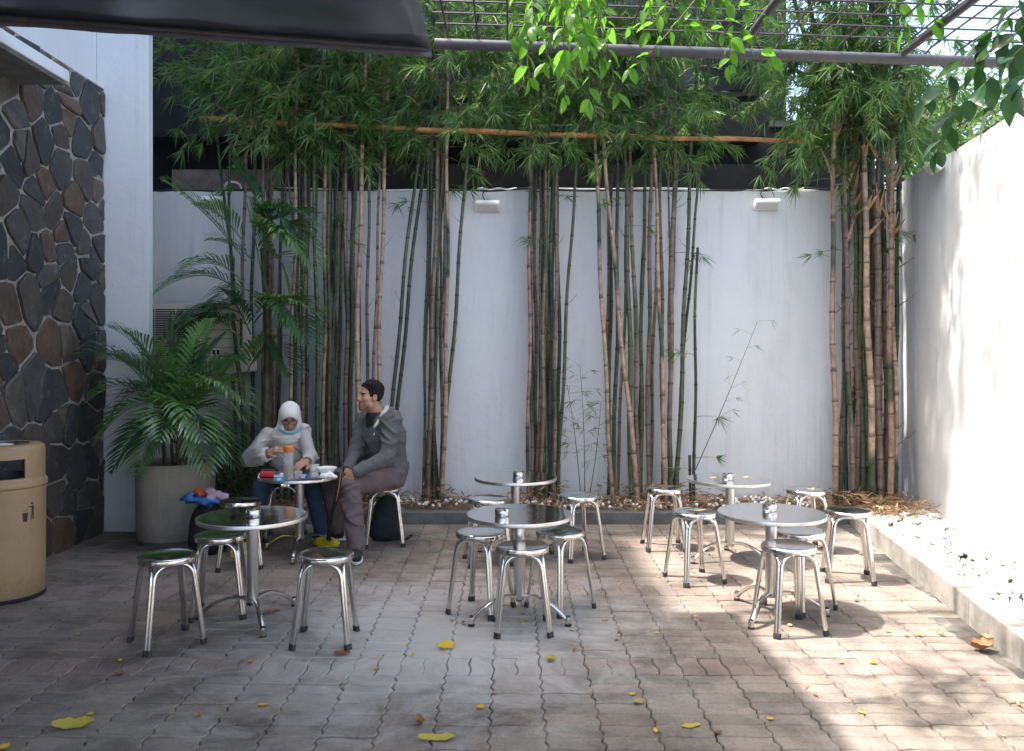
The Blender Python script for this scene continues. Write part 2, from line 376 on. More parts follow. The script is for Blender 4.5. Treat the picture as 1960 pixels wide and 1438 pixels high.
def paver_poly(w, p, A, B, gap, rnd):
    pts = []
    K = [(0, 0), (.25, 1), (.5, 0), (.75, -1)]
    S = [(0, 0), (.33, 1), (.67, -1)]
    for t, a in K: pts.append((t*w, a*A))
    for t, a in S: pts.append((w+a*B, t*p))
    for t, a in reversed([(.25, 1), (.5, 0), (.75, -1), (1, 0)]): pts.append((t*w, p+a*A))
    for t, a in reversed([(.33, 1), (.67, -1), (1, 0)]): pts.append((a*B, t*p))
    cx, cy = w/2, p/2
    pts = [((x-cx)*(1-2*gap/w)+rnd.uniform(-.001, .001), (y-cy)*(1-2*gap/p)+rnd.uniform(-.001, .001)) for x, y in pts]
    return pts
def paver_vf(pts, b=0.0055, h=0.04):
    n = len(pts); xs = [abs(x) for x, y in pts]; ys = [abs(y) for x, y in pts]; mx, my = max(xs), max(ys)
    ins = [(x*(1-b/mx), y*(1-b/my)) for x, y in pts]
    v = [(x, y, -h) for x, y in pts]+[(x, y, -b*0.8) for x, y in pts]+[(x, y, 0) for x, y in ins]
    f = [(i, (i+1) % n, n+(i+1) % n, n+i) for i in range(n)]+[(n+i, n+(i+1) % n, 2*n+(i+1) % n, 2*n+i) for i in range(n)]
    f.append(tuple(2*n+i for i in range(n)))
    return v, f
pr = random.Random(3)
PW, PP, PS = 0.235, 0.1105, 0.225
vars_std = [paver_vf(paver_poly(PW, PP, 0.0055, 0.0085, pr.uniform(.0012, .0036), pr)) for _ in range(5)]
vars_sol = [paver_vf(paver_poly(PW/2, PS, 0.0045, 0.008, pr.uniform(.0012, .0036), pr)) for _ in range(4)]
def meshes(vs, nm, mat):
    out = []
    for v, f in vs:
        me = bpy.data.meshes.new(nm); me.from_pydata(v, [], f); me.materials.append(MATS[mat]); out.append(me)
    return out
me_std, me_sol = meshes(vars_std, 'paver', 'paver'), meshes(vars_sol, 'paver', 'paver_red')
slots = []
y = 1.46
while y < YK:
    for row in range(11):
        dep = PS if row == 0 else PP; w = PW/2 if row == 0 else PW
        if y+dep > YK+0.02: break
        x = -3.62+(pr.random()*0.0)
        while x < kerbx(y)-0.0:
            xx = x+w/2; yc = y+dep/2
            if xx+w*0.35 < kerbx(yc): slots.append((xx, yc, row == 0))
            x += w
        y += dep
    else: continue
    break
front = [s for s in slots if s[1] > 3.27 and abs(s[0]) < 0.625*s[1]+0.05]
front.sort(key=lambda s: s[1]); near = set(front[:300])
rest = [MB(), MB()]
for s in slots:
    sol = s[2]; k = pr.randrange(4)
    jx, jy, jz = pr.uniform(-.0015, .0015), pr.uniform(-.0015, .0015), pr.uniform(-.003, .002)
    if pr.random() < 0.06: jz -= 0.002
    rz = pr.uniform(-.008, .008)
    if s in near:
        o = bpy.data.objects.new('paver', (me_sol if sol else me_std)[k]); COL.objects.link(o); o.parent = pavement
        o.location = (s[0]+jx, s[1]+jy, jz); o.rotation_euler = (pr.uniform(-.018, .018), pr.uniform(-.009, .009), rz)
    else:
        v, f = (vars_sol if sol else vars_std)[k]; c_, s_ = math.cos(rz), math.sin(rz); tx, ty = pr.uniform(-.018, .018), pr.uniform(-.006, .006)
        rest[1 if sol else 0].add([(s[0]+jx+a*c_-b*s_, s[1]+jy+a*s_+b*c_, jz+c+b*tx-a*ty) for a, b, c in v], f)
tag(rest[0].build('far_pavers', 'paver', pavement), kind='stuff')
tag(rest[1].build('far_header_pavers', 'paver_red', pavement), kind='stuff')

# planting beds
g = MB()
nx = 60
bedv = []; 
for j in range(7):
    for i in range(nx+1):
        x = -3.6+i*(7.75/nx); yy = YK+.06+j*(YW+.02-YK-.06)/6
        bedv.append((min(x, wallx(yy)+.02), yy, 0.075+0.02*math.sin(x*5+j)+0.015*math.sin(x*13.7+j*2)+ (0.03 if 1 < j < 6 else 0)))
g.add(bedv, [(j*(nx+1)+i, j*(nx+1)+i+1, (j+1)*(nx+1)+i+1, (j+1)*(nx+1)+i) for j in range(6) for i in range(nx)])
bs = []
for i in range(41):
    yy = -1.5+i*(YK+.1+1.5)/40
    for t in (0.0, .5, 1.0):
        a, b = kerbx(yy)+.08, wallx(yy)+.02
        bs.append((a+(b-a)*t, yy, 0.08+0.012*math.sin(yy*9+t*4)))
g.add(bs, [(i*3+k, i*3+k+1, i*3+k+4, i*3+k+3) for i in range(40) for k in range(2)])
tag(g.build('planting_bed', 'soil', smooth=True), kind='structure')

# kerbs of separate stones
kb = empty('kerb', (0, YK, 0)); tag(kb, kind='structure')
x = -3.2
while x < 3.05:
    x1 = min(x+0.995, 3.12)
    g = MB().bbox(x, x1, 0, 0.12, -0.07, 0.10, 0.008); o = g.build('kerb_stone', 'kerb_dark', kb); x += 1.0
kr = empty('kerb', (kerbx(YK), YK, 0), -math.atan(0.157)); tag(kr, kind='structure')
for k in range(9):
    MB().bbox(0.0, 0.12, -(k+1)*0.95+0.004, -k*0.95, -0.07, 0.150+pr.uniform(-.004, .004), 0.008).build('kerb_stone', 'concrete', kr)

# back wall and right wall
def wall_obj(name, p0, p1, thick, z1, mat, nseg):
    """slightly uneven plastered wall; p0->p1 is the visible face, thickness goes away from the yard"""
    p0, p1 = Vector(p0), Vector(p1); d = (p1-p0); nrm = Vector((-d.y, d.x)).normalized()
    me = MB(); nz = 12; grid = []
    for j in range(nz+1):
        for i in range(nseg+1):
            q = p0+d*(i/nseg); u = 0.006*math.sin(i*1.7+j*0.9)+0.004*math.sin(i*0.6-j*2.1)
            if i in (0, nseg) or j in (0, nz): u = 0
            zz = -0.08+(z1+0.08)*j/nz + (0.006*math.sin(i*2.3) if j == nz else 0)
            grid.append((q.x-nrm.x*u, q.y-nrm.y*u, zz))
    w = nseg+1
    me.add(grid, [(j*w+i, j*w+i+1, (j+1)*w+i+1, (j+1)*w+i) for j in range(nz) for i in range(nseg)])
    a = [grid[nz*w+i] for i in range(w)]; bk = [(x+nrm.x*thick, y+nrm.y*thick, z) for x, y, z in a]
    me.add(a+bk, [(i, i+1, w+i+1, w+i) for i in range(nseg)])
    q0, q1 = p0+nrm*thick, p1+nrm*thick
    me.add([(q0.x, q0.y, -.08), (q1.x, q1.y, -.08), (q1.x, q1.y, z1), (q0.x, q0.y, z1)], [(1, 0, 3, 2)])
    for e, f in ((p0, q0), (p1, q1)): me.add([(e.x, e.y, -.08), (f.x, f.y, -.08), (f.x, f.y, z1), (e.x, e.y, z1)], [(0, 1, 2, 3)])
    return me.build(name, mat, smooth=30)
o = wall_obj('boundary_wall', (-3.9, YW), (4.1, YW), 0.15, 3.20, 'white_paint', 46)
tag(o, 'long pale grey plastered wall behind the bamboo clumps', 'wall')
o = wall_obj('boundary_wall', (wallx(8.43), 8.43), (wallx(-3), -3), 0.15, 3.29, 'white_paint', 60)
tag(o, 'white plastered side wall rising from the bed of white pebbles', 'wall')

# ------------------------------------------------------------------ building with stone facing at the left
bld = empty('building', (-5, 5, 0)); tag(bld, 'white building with a stone-clad lower wall beside the litter bin', 'building')
def off(o, parent): o.parent = parent; o.matrix_parent_inverse = Matrix.Translation(-Vector(parent.location)); return o
off(MB().box(-9, -3.66, -3, 7.449, -0.05, 8.4).build('wall', 'pier_paint'), bld)
off(MB().box(-9, -4.6, 7.452, 12, -0.05, 10.6).build('rear_wing', 'pier_paint'), bld)
off(MB().bbox(-3.657, -3.2, 7.362, 7.45, -0.05, 8.4, 0.004).build('pier', 'pier_paint'), bld)
facing = off(MB().box(-3.657, -3.594, 2.2, 7.358, -0.04, 3.90).build('stone_facing', 'mortar'), bld)
# door canopy slab
off(MB().bbox(-3.655, -3.23, 2.6, 6.10, 3.55, 3.635, 0.006).build('canopy_slab', 'pier_paint'), bld)
off(MB().box(-3.604, -3.25, 2.7, 6.07, 3.525, 3.549).build('canopy_soffit', 'roof_grey'), bld)
# parapet band high up
off(MB().box(-3.659, -3.55, -3, 7.30, 8.2, 8.42).build('parapet', 'pier_paint'), bld)

def clip(poly, a, b, c):             # keep a*x+b*y <= c
    out = []
    for i in range(len(poly)):
        p, q = poly[i], poly[(i+1) % len(poly)]
        dp, dq = a*p[0]+b*p[1]-c, a*q[0]+b*q[1]-c
        if dp <= 0: out.append(p)
        if dp*dq < 0:
            t = dp/(dp-dq); out.append((p[0]+(q[0]-p[0])*t, p[1]+(q[1]-p[1])*t))
    return out
sr = random.Random(21)
seeds = []
cw, ch = 0.27, 0.30
ny_, nz_ = int(5.16/cw)+1, int(3.94/ch)+1
for j in range(nz_):
    for i in range(ny_):
        if sr.random() < 0.10: continue
        seeds.append((2.2+(i+0.5+sr.uniform(-.46, .46)+(j % 2)*.5)*cw, -0.04+(j+0.5+sr.uniform(-.44, .44))*ch))
for _ in range(30): seeds.append((sr.uniform(5.6, 7.3), sr.uniform(0, 3.85)))
for si, s in enumerate(seeds):
    poly = [(2.21, -0.03), (7.35, -0.03), (7.35, 3.895), (2.21, 3.895)]
    for t in seeds:
        if t is s: continue
        dx, dy = t[0]-s[0], t[1]-s[1]
        if dx*dx+dy*dy > 1.2: continue
        poly = clip(poly, dx, dy, (t[0]**2+t[1]**2-s[0]**2-s[1]**2)/2)
        if len(poly) < 3: break
    if len(poly) < 3: continue
    cx = sum(p[0] for p in poly)/len(poly); cy = sum(p[1] for p in poly)/len(poly)
    size = math.sqrt(max(1e-6, abs(sum(poly[i][0]*poly[(i+1) % len(poly)][1]-poly[(i+1) % len(poly)][0]*poly[i][1] for i in range(len(poly)))/2)))
    if size < 0.05: continue
    # merge short edges then one Chaikin pass for worn corners
    pp = [p for i, p in enumerate(poly) if math.dist(p, poly[i-1]) > 0.02]
    if len(pp) < 3: continue
    ch_ = []
    for i in range(len(pp)):
        p, q = pp[i], pp[(i+1) % len(pp)]; a = sr.uniform(.07, .2)
        ch_ += [(p[0]+(q[0]-p[0])*a, p[1]+(q[1]-p[1])*a), (p[0]+(q[0]-p[0])*(1-a), p[1]+(q[1]-p[1])*(1-a))]
    gap = sr.uniform(.005, .012)
    k1 = max(.5, 1-2*gap/size); k2 = k1*(1-0.05/size*.4)
    n = len(ch_); base = -3.605; pro = sr.uniform(.019, .042)
    tz, ty = sr.uniform(-.05, .05), sr.uniform(-.05, .05)
    def ring(k, depth, jit): return [(base+depth+(tz*(p[1]-cy)+ty*(p[0]-cx) if depth > 0.01 else 0)+sr.uniform(-jit, jit), cx+(p[0]-cx)*k+sr.uniform(-jit, jit), cy+(p[1]-cy)*k+sr.uniform(-jit, jit)) for p in ch_]
    v = ring(k1, -0.02, 0)+ring(k1*.995, pro*.8, .004)+ring(k2, pro, .006)+[(base+pro+sr.uniform(-.004, .008), cx, cy)]
    f = [(i, (i+1) % n, n+(i+1) % n, n+i) for i in range(n)]+[(n+i, n+(i+1) % n, 2*n+(i+1) % n, 2*n+i) for i in range(n)]+[(2*n+i, 2*n+(i+1) % n, 3*n) for i in range(n)]
    m_ = MB(); m_.add(v, f); o = m_.build('stone', 'wall_stone', None, smooth=22)
    o.parent = facing

# ------------------------------------------------------------------ dark neighbour building behind the wall
nb = empty('neighbour_building', (0, 10, 0)); tag(nb, 'dark weathered building half hidden behind the bamboo leaves', 'building')
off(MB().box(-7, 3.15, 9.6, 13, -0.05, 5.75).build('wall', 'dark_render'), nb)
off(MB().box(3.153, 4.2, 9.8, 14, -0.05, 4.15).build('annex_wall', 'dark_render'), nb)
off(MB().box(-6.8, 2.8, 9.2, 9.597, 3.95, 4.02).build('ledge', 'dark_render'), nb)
for i in range(6):
    w = off(MB().box(-3.2+i*1.02, -2.32+i*1.02, 9.54, 9.596, 4.5, 5.6).build('window', 'black_plastic'), nb)
    pn = MB().box(-3.14+i*1.02, -2.38+i*1.02, 9.525, 9.538, 4.56, 5.54).build('pane', 'dark_glass'); pn.parent = w
off(MB().box(-3.62, -2.5, 8.9, 8.95, 3.22, 3.52).build('sheet_panel', 'rust_sheet'), nb)
off(MB().box(-2.45, 3.6, 9.0, 9.05, 3.15, 3.60).build('sheet_panel', 'dark_render'), nb)
off(MB().box(2.95, 4.3, 9.55, 14.2, 4.153, 4.22).build('roof_edge', 'roof_grey'), nb)

# ------------------------------------------------------------------ awning and overhead trellis
aw = empty('awning', (-2, 5.2, 3.5)); tag(aw, 'dark navy canvas awning stretched over the near paving', 'awning')
def awz(x): return 3.44-0.074*(x+.5)
g = MB(); nx, ny = 26, 30; vs = []
for j in range(ny+1):
    for i in range(nx+1):
        x = -3.58+3.08*i/nx; yy = -2.0+7.2*j/ny
        sag = -0.03*math.sin(math.pi*((yy+2) % 1.8)/1.8)*math.sin(math.pi*i/nx)+0.008*math.sin(x*9+yy*1.3)
        vs.append((x, yy+(0.0 if j < ny else -0.02*math.sin(math.pi*i/nx)), awz(x)+0.03+(sag if 0 < i < nx and j < ny else 0)))
w = nx+1
g.add(vs, [(j*w+i, j*w+i+1, (j+1)*w+i+1, (j+1)*w+i) for j in range(ny) for i in range(nx)])
cv = off(g.build('canvas', 'canvas', smooth=True), aw)
md = cv.modifiers.new('thick', 'SOLIDIFY'); md.thickness = 0.005; md.offset = 1
g = MB()
pts = [(-3.58+3.08*i/30, 5.2-0.02*math.sin(math.pi*i/30), awz(-3.58+3.08*i/30)) for i in range(31)]
vs = []
for i, (x, yy, z) in enumerate(pts): vs += [(x, yy+.004, z+.034), (x, yy+.008+0.004*math.sin(i*1.9), z-.02+0.003*math.sin(i*1.1))]
g.add(vs, [(2*i, 2*i+2, 2*i+3, 2*i+1) for i in range(30)])
hm = off(g.build('hem', 'canvas_hem', smooth=True), aw); md = hm.modifiers.new('thick', 'SOLIDIFY'); md.thickness = 0.004
off(MB().tube([(-3.56, 5.12, awz(-3.56)+0.0), (-.52, 5.12, awz(-.52)+.0)], 0.018, 8).build('front_pole', 'painted_pipe', smooth=40), aw)
for yy in (3.4, 1.6, -.2, -1.97):
    off(MB().tube([(-3.56, yy, awz(-3.56)-0.01), (-.52, yy, awz(-.52)-0.01)], 0.016, 8).build('roof_pole', 'painted_pipe', smooth=40), aw)

tr = empty('trellis', (1.6, 5.2, 3.4)); tag(tr, 'overhead steel trellis of dark wire mesh on grey pipes', 'trellis')
def trz(x): return 3.505-0.033*(x+.5)
off(MB().tube([(x, 5.2, trz(x)) for x in np.linspace(-.48, 3.75, 8)], 0.034, 14).build('pipe', 'painted_pipe', smooth=40), tr)
for x in (1.42, 2.42, 0.42, 3.40):
    off(MB().tube([(x, 5.155 if x != 0.42 else 3.0, trz(x)+.03), (x, -1.5, trz(x)+.03)], 0.026 if x > 1 else 0.02, 10).build('cross_pipe', 'painted_pipe', smooth=40), tr)
off(MB().tube([(-.48, -1.52, trz(-.48)+.02), (3.6, -1.52, trz(3.6)+.02)], 0.034, 10).build('pipe', 'painted_pipe', smooth=40), tr)
x = -0.40
while x < 3.7:
    off(MB().tube([(x, 5.225, trz(x)+.036), (x, 5.15, trz(x)+.055), (x, 2.0, trz(x)+.058+rng.uniform(-.006, .006)), (x, -1.5, trz(x)+.055)], 0.0058, 5).build('wire', 'wire_dark'), tr); x += 0.186
yy = 5.04
while yy > -1.4:
    off(MB().tube([(-.46, yy, trz(-.46)+.0655), (1.5, yy+rng.uniform(-.01, .01), trz(1.5)+.067), (3.68, yy, trz(3.68)+.0655)], 0.0058, 5).build('wire', 'wire_dark'), tr); yy -= 0.165

# ================================================================== FURNITURE
TZ, TR, SZ, SR = 0.62, 0.318, 0.483, 0.152
def make_stool():
    t = empty('stool')
    g = MB(); g.lathe([(0.0, SZ-.010), (.06, SZ-.0095), (.105, SZ-.0065), (.122, SZ-.0035), (.130, SZ-.0025), (.136, SZ+.0005), (.143, SZ+.001), (.149, SZ-.002), (SR, SZ-.007)], 48)
    o = g.build('seat', 'mirror_steel', t, smooth=True)
    g = MB(); g.lathe([(SR, SZ-.007), (SR+.001, SZ-.012), (SR+.001, SZ-.030), (SR-.003, SZ-.033), (SR-.012, SZ-.033), (SR-.012, SZ-.012)], 48)
    g.build('rim', 'mirror_steel', t, smooth=50)
    g = MB(); g.lathe([(0.001, SZ-.016), (SR-.013, SZ-.014)], 32); g.build('underside', 'satin_steel', t)
    bot, top, r, zt = 0.155, 0.108, 0.0112, SZ-.042
    cs = [(1, -1), (1, 1), (-1, 1), (-1, -1)]
    for k in range(4):
        a, b = Vector((*cs[k], 0)), Vector((*cs[(k+1) % 4], 0)); e = (b-a).normalized()
        A0, B0 = a*bot+e*.0118, b*bot-e*.0118; A1, B1 = a*top+e*.0118, b*top-e*.0118
        A0.z = B0.z = 0.006; A1.z = B1.z = zt
        path = [A0, A0.lerp(A1, .35), A0.lerp(A1, .70), A0.lerp(A1, .80)]
        bl = bez(A0.lerp(A1, .83), A1+Vector((0, 0, .008)), A1+e*.078+Vector((0, 0, .006))-a*0.004, 7)
        br = bez(B1-e*.078+Vector((0, 0, .006))-b*0.004, B1+Vector((0, 0, .008)), B0.lerp(B1, .83), 7)
        path = path+bl+br+[B0.lerp(B1, .80), B0.lerp(B1, .70), B0.lerp(B1, .35), B0]
        MB().tube(path, r, 10).build('leg_hoop', 'steel', t, smooth=45)
    for k in range(4):
        a = Vector((*cs[k], 0)); g = MB()
        for e in (Vector((-cs[k][0], 0, 0)), Vector((0, -cs[k][1], 0))):
            p0 = a*bot+e*.0118; p1 = p0.lerp(a*top+e*.0118, .065); p1.z = .031; p0.z = 0.0
            g.tube([p0, p0+(p1-p0)*.93, p1], [.0142, .0142, .0128], 12)
        g.build('rubber_foot', 'rubber', t, smooth=45)
    return t
def make_table():
    t = empty('table')
    g = MB(); g.lathe([(0.0, TZ), (.15, TZ+.0003), (TR-.010, TZ), (TR-.006, TZ)], 72); g.build('table_top', 'mirror_steel', t, smooth=True)
    g = MB(); g.lathe([(TR-.006, TZ), (TR-.0015, TZ-.0012), (TR, TZ-.005), (TR, TZ-.021), (TR-.004, TZ-.024), (TR-.02, TZ-.024), (.03, TZ-.02)], 72); g.build('rim', 'satin_steel', t, smooth=40)
    g = MB(); g.lathe([(.0345, TZ-.021), (.0345, .128), (.030, .108), (.0, .106)], 28); g.build('column', 'satin_steel', t, smooth=40)
    for k in range(3):
        a = k*2*math.pi/3; d = Vector((math.cos(a), math.sin(a), 0))
        up = Vector((0, 0, 1)); side = d.cross(up)
        path = bez(d*.028+up*.128, d*.16+up*.170, d*.315+up*.032, 11)
        g = MB(); vs = []; n = 12
        for i, p in enumerate(path):
            tg = (path[min(i+1, 10)]-path[max(i-1, 0)]).normalized(); nn = side.cross(tg)
            for q in range(n):
                an = 2*math.pi*q/n; gr = 1.0 if q % 3 else 0.86
                vs.append(p+side*math.cos(an)*.021*gr*(1-.25*i/10)+nn*math.sin(an)*.0115*gr)
        g.add(vs, [(i*n+q, i*n+(q+1) % n, (i+1)*n+(q+1) % n, (i+1)*n+q) for i in range(10) for q in range(n)]+[tuple(range(n-1, -1, -1)), tuple(10*n+q for q in range(n))])
        arm = g.build('base_arm', 'steel', t, smooth=50)
        c = d*.325
        g = MB(); g.lathe([(.0, .052), (.0165, .051), (.0175, .046), (.0175, .014), (.012, .013)], 16, (c.x, c.y, 0)); g.build('arm_end', 'steel', arm, smooth=50)
        g = MB(); g.lathe([(.0, .060), (.010, .059), (.014, .0522)], 16, (c.x, c.y, 0)); g.build('end_cap', 'rubber', arm, smooth=50)
        g = MB(); g.lathe([(.019, .012), (.020, .0), (0, 0)], 16, (c.x, c.y, 0)); g.build('rubber_foot', 'rubber', arm, smooth=50)
    return t

TABLES = [
    ((0.045, 5.01), 90, 'round steel café table with ashtray, three stools pulled up close around it, in shade', (0, -.5)),
    ((0.028, 6.46), -90, 'round steel café table in shade in front of a bamboo clump, stool on either side', (0, 0)),
    ((1.566, 5.05), 113, 'sunlit round steel café table with a stool tucked at its front and side', (.5, .6)),
    ((1.66, 6.37), 200, 'round steel café table with dry leaves on top beside the bare stretch of grey wall', (.2, .3)),
    ((-1.537, 4.95), 57, 'round steel café table reflecting palm leaves, free stools around it', (.4, -1.6)),
    ((-1.666, 6.56), -85, 'round steel café table crowded with food and packets between the two seated people', (0, .4)),
]
tproto = make_table(); tables = []
for i, ((x, y), rz, lab, tilt) in enumerate(TABLES):
    o = tproto if i == 0 else copy_tree(tproto)
    o.location = (x, y, 0); o.rotation_euler = (R(tilt[0]*.6), R(tilt[1]*.6), 0)
    o.rotation_euler = (Euler((0, 0, R(rz))).to_matrix()).to_euler()
    tag(o, lab, 'table', 'round steel café tables'); tables.append(o)
STOOLS = [
    ((-1.886, 4.57), 40, 'steel stool with a white smudge on its seat, beside the table reflecting palm leaves'),
    ((-1.03, 4.61), 2, 'lone steel stool right of the table that reflects palm leaves'),
    ((-1.766, 5.08), 10, 'steel stool half under the table that reflects palm leaves'),
    ((-2.02, 6.20), 18, 'empty steel stool between the cloth-filled bag and the food table'),
    ((-1.93, 7.12), 8, 'steel stool the woman in the headscarf sits on'),
    ((-1.055, 6.90), 10, 'steel stool the man in the grey hoodie sits on'),
    ((-0.19, 5.14), -26, 'steel stool left of the shaded table with three stools close around it'),
    ((0.06, 4.79), 2, 'steel stool in front of the shaded table, column hidden behind it'),
    ((0.30, 5.20), 42, 'steel stool right of the shaded table, half covered by its top'),
    ((-0.185, 6.30), 12, 'steel stool left of the shaded table set before the bamboo clump'),
    ((0.51, 6.47), 25, 'steel stool right of the shaded table set before the bamboo clump'),
    ((1.227, 6.77), 0, 'steel stool left of the leaf-strewn table, next to the kerb'),
    ((1.27, 5.82), 18, 'sunlit steel stool with a dry leaf on its seat, in front of the leaf-strewn table'),
    ((1.588, 4.80), 10, 'sunlit steel stool in front of the sunlit table, seat mirroring brown'),
    ((1.79, 5.20), 30, 'sunlit steel stool mostly hidden under the right of the sunlit table'),
    ((2.35, 6.69), 5, 'steel stool with a pale leaf on top, before the corner bamboo clump'),
    ((2.35, 5.85), -14, 'sunlit steel stool standing alone nearest the right kerb'),
]
sproto = make_stool()
for i, ((x, y), rz, lab) in enumerate(STOOLS):
    o = sproto if i == 0 else copy_tree(sproto)
    o.location = (x, y, 0); o.rotation_euler = (R(rng.uniform(-.5, .5)), R(rng.uniform(-.5, .5)), R(rz)); o.scale = (1, 1, rng.uniform(.985, 1.01)); tag(o, lab, 'stool', 'round steel stools')

# ashtrays
def make_ashtray():
    t = empty('ashtray')
    g = MB(); n = 48; prof = [(.040, .001), (.043, .004), (.0435, .030), (.0435, .044), (.0405, .0445), (.040, .030), (.039, .008), (0, .006)]
    vs = []
    for (r, z) in prof:
        for i in range(n):
            a = i % 16
            zz = z-.011 if (z > .04 and a in (7, 8, 9)) else z
            vs.append((r*math.cos(2*math.pi*i/n), r*math.sin(2*math.pi*i/n), zz))
    g.add(vs, [(j*n+i, j*n+(i+1) % n, (j+1)*n+(i+1) % n, (j+1)*n+i) for j in range(len(prof)-1) for i in range(n)])
    g.build('bowl', 'steel', t, smooth=45)
    g = MB(); g.lathe([(.038, .010), (.02, .012), (0, .013)], 16); g.build('ash', 'soil', t)
    return t
aproto = make_ashtray()
for i, (px, py, ti, lab) in enumerate([(961, 988, 0, 'small steel ashtray on the shaded table with three close stools'), (992, 914, 1, 'small steel ashtray on the shaded table before the bamboo clump'),
        (1473, 978, 2, 'small steel ashtray on the sunlit table'), (1393, 918, 3, 'small steel ashtray on the leaf-strewn table'), (484, 990, 4, 'small steel ashtray on the table reflecting palm leaves')]):
    d = FPX*(EYE-TZ)/(py-HOR)
    tc = TABLES[ti][0]; d = min(max(d, tc[1]-.2), tc[1]+.2)
    o = aproto if i == 0 else copy_tree(aproto)
    o.location = (PX(px, d), d, TZ+.0008); o.rotation_euler = (0, 0, rng.uniform(0, 6)); tag(o, lab, 'ashtray', 'steel ashtrays')

# ------------------------------------------------------------------ litter bin
bc = Vector((-3.315, 5.44, 0)); br_ = 0.25
lb = empty('litter_bin', bc); tag(lb, 'tan metal litter bin with open slot and black pictogram by the stone wall', 'litter bin')
g = MB(); g.lathe([(.0, .001), (br_-.004, .001), (br_-.001, .006), (br_-.001, .028)], 64); g.build('base_ring', 'rubber', lb, smooth=40)
g = MB(); g.lathe([(br_-.003, .028), (br_-.002, .70), (br_-.002, .715)], 64); g.build('body', 'bin_tan', lb, smooth=40)
g = MB(); g.lathe([(br_-.004, .716), (br_+.006, .720), (br_+.008, .727), (br_+.008, .752), (br_+.004, .760), (br_-.004, .764)], 64); g.build('collar', 'bin_tan', lb, smooth=50)
lid = MB()
lid.lathe([(br_-.004, .764), (br_-.006, .782), (br_-.02, .782), (br_-.02, .764)], 64)
lid.lathe([(br_-.02, .905), (br_-.006, .905), (br_-.006, .955), (br_-.012, .975), (br_-.03, .988), (br_-.06, .992), (.155, .992), (.150, .986), (.150, .905), (br_-.02, .905)], 64)
for s in (0, math.pi):               # two side posts leave an opening towards and away from the yard
    a0, a1 = s+R(-150+122), s+R(-90+122)
    lid.lathe([(br_-.006, .782), (br_-.006, .905)], 16, a0=a0, a1=a1); lid.lathe([(br_-.02, .782), (br_-.02, .905)], 16, a0=a0, a1=a1)
    for a in (a0, a1):
        c, s_ = math.cos(a), math.sin(a)
        lid.add([((br_-.006)*c, (br_-.006)*s_, .782), ((br_-.02)*c, (br_-.02)*s_, .782), ((br_-.02)*c, (br_-.02)*s_, .905), ((br_-.006)*c, (br_-.006)*s_, .905)], [(0, 1, 2, 3)])
lido = lid.build('lid', 'bin_tan', lb, smooth=40)
g = MB(); g.lathe([(.150, .9925), (.140, .985), (.10, .965), (.0, .955)], 40); g.build('ash_dish', 'steel', lido, smooth=50)
g = MB(); g.lathe([(.085, .955), (.06, .985), (.02, .992), (0, .992)], 24); g.build('ash_sand', 'pebble', lido, smooth=True)
g = MB(); g.lathe([(br_-.03, .70), (br_-.028, .785), (br_-.06, .785), (br_-.07, .62), (0, .60)], 40); g.build('inner_liner', 'black_plastic', lb, smooth=40)
# pictogram on the curved body: a figure dropping litter into a basket
ac = math.atan2(-bc.y, -bc.x)+R(33)
def onbin(u, v, r=br_-.0012): a = ac+u/br_; return (r*math.cos(a), r*math.sin(a), v)
def sheet(poly):
    g = MB(); g.add([onbin(u, v) for u, v in poly], [tuple(range(len(poly)))]); return g
sy = empty('pictogram'); sy.parent = lb
def circ(cx, cy, r, n=14): return [(cx+r*math.cos(2*math.pi*i/n), cy+r*math.sin(2*math.pi*i/n)) for i in range(n)]
sheet(circ(.033, .617, .0085)).build('head', 'black_plastic', sy)
sheet([(.006, .602), (.030, .600), (.040, .606), (.048, .590), (.046, .572), (.028, .572), (.030, .590), (.008, .597)]).build('torso', 'black_plastic', sy)
sheet([(.028, .569), (.046, .569), (.044, .548), (.046, .512), (.038, .512), (.036, .545), (.026, .516), (.018, .516), (.028, .548)]).build('legs', 'black_plastic', sy)
sheet([(-.034, .562), (.004, .562), (-.002, .505), (-.027, .505)]).build('basket', 'black_plastic', sy)
sheet([(-.030, .566), (-.020, .578), (.006, .582), (.006, .578), (-.018, .574), (-.026, .566)]).build('basket_rim', 'black_plastic', sy)

# ------------------------------------------------------------------ air conditioner outdoor unit
A = P(290, 583, 7.95)
ac_ = empty('air_conditioner', (-3.05, 8.1, 1.37)); tag(ac_, 'beige air conditioner outdoor unit on the wall behind the palms', 'air conditioner')
def offc(mb, n, m, p=ac_, **k): return off(mb.build(n, m, **k), p)
offc(MB().bbox(-3.60, -2.64, 7.97, 8.28, 1.375, 2.04, .012), 'casing', 'ac_beige', smooth=30)
offc(MB().box(-3.57, -3.02, 7.960, 7.969, 1.42, 1.99), 'fan_opening', 'ac_dark')
gr = offc(MB().box(-3.585, -3.005, 7.954, 7.962, 1.405, 1.418), 'grille_frame', 'ac_beige')
for i in range(26):
    z = 1.425+i*.0218
    o = MB().box(-3.575, -3.015, 7.946, 7.958, z, z+.008).build('slat', 'ac_beige'); o.parent = gr
for x in (-3.4, -3.2):
    o = MB().box(x-.004, x+.004, 7.9585, 7.966, 1.42, 1.99).build('grille_rod', 'ac_beige'); o.parent = gr
offc(MB().bbox(-2.638, -2.56, 8.0, 8.25, 1.50, 1.98, .02), 'valve_cover', 'ac_beige', smooth=30)
offc(MB().bbox(-2.636, -2.50, 8.0, 8.22, 1.39, 1.53, .02), 'valve_box', 'ac_beige', smooth=30)
offc(MB().box(-2.60, -2.58, 7.990, 7.999, 1.62, 1.90), 'vent_slot', 'ac_dark')
offc(MB().box(-2.95, -2.86, 7.9655, 7.9695, 1.93, 1.975), 'logo_sticker', 'blue_print')
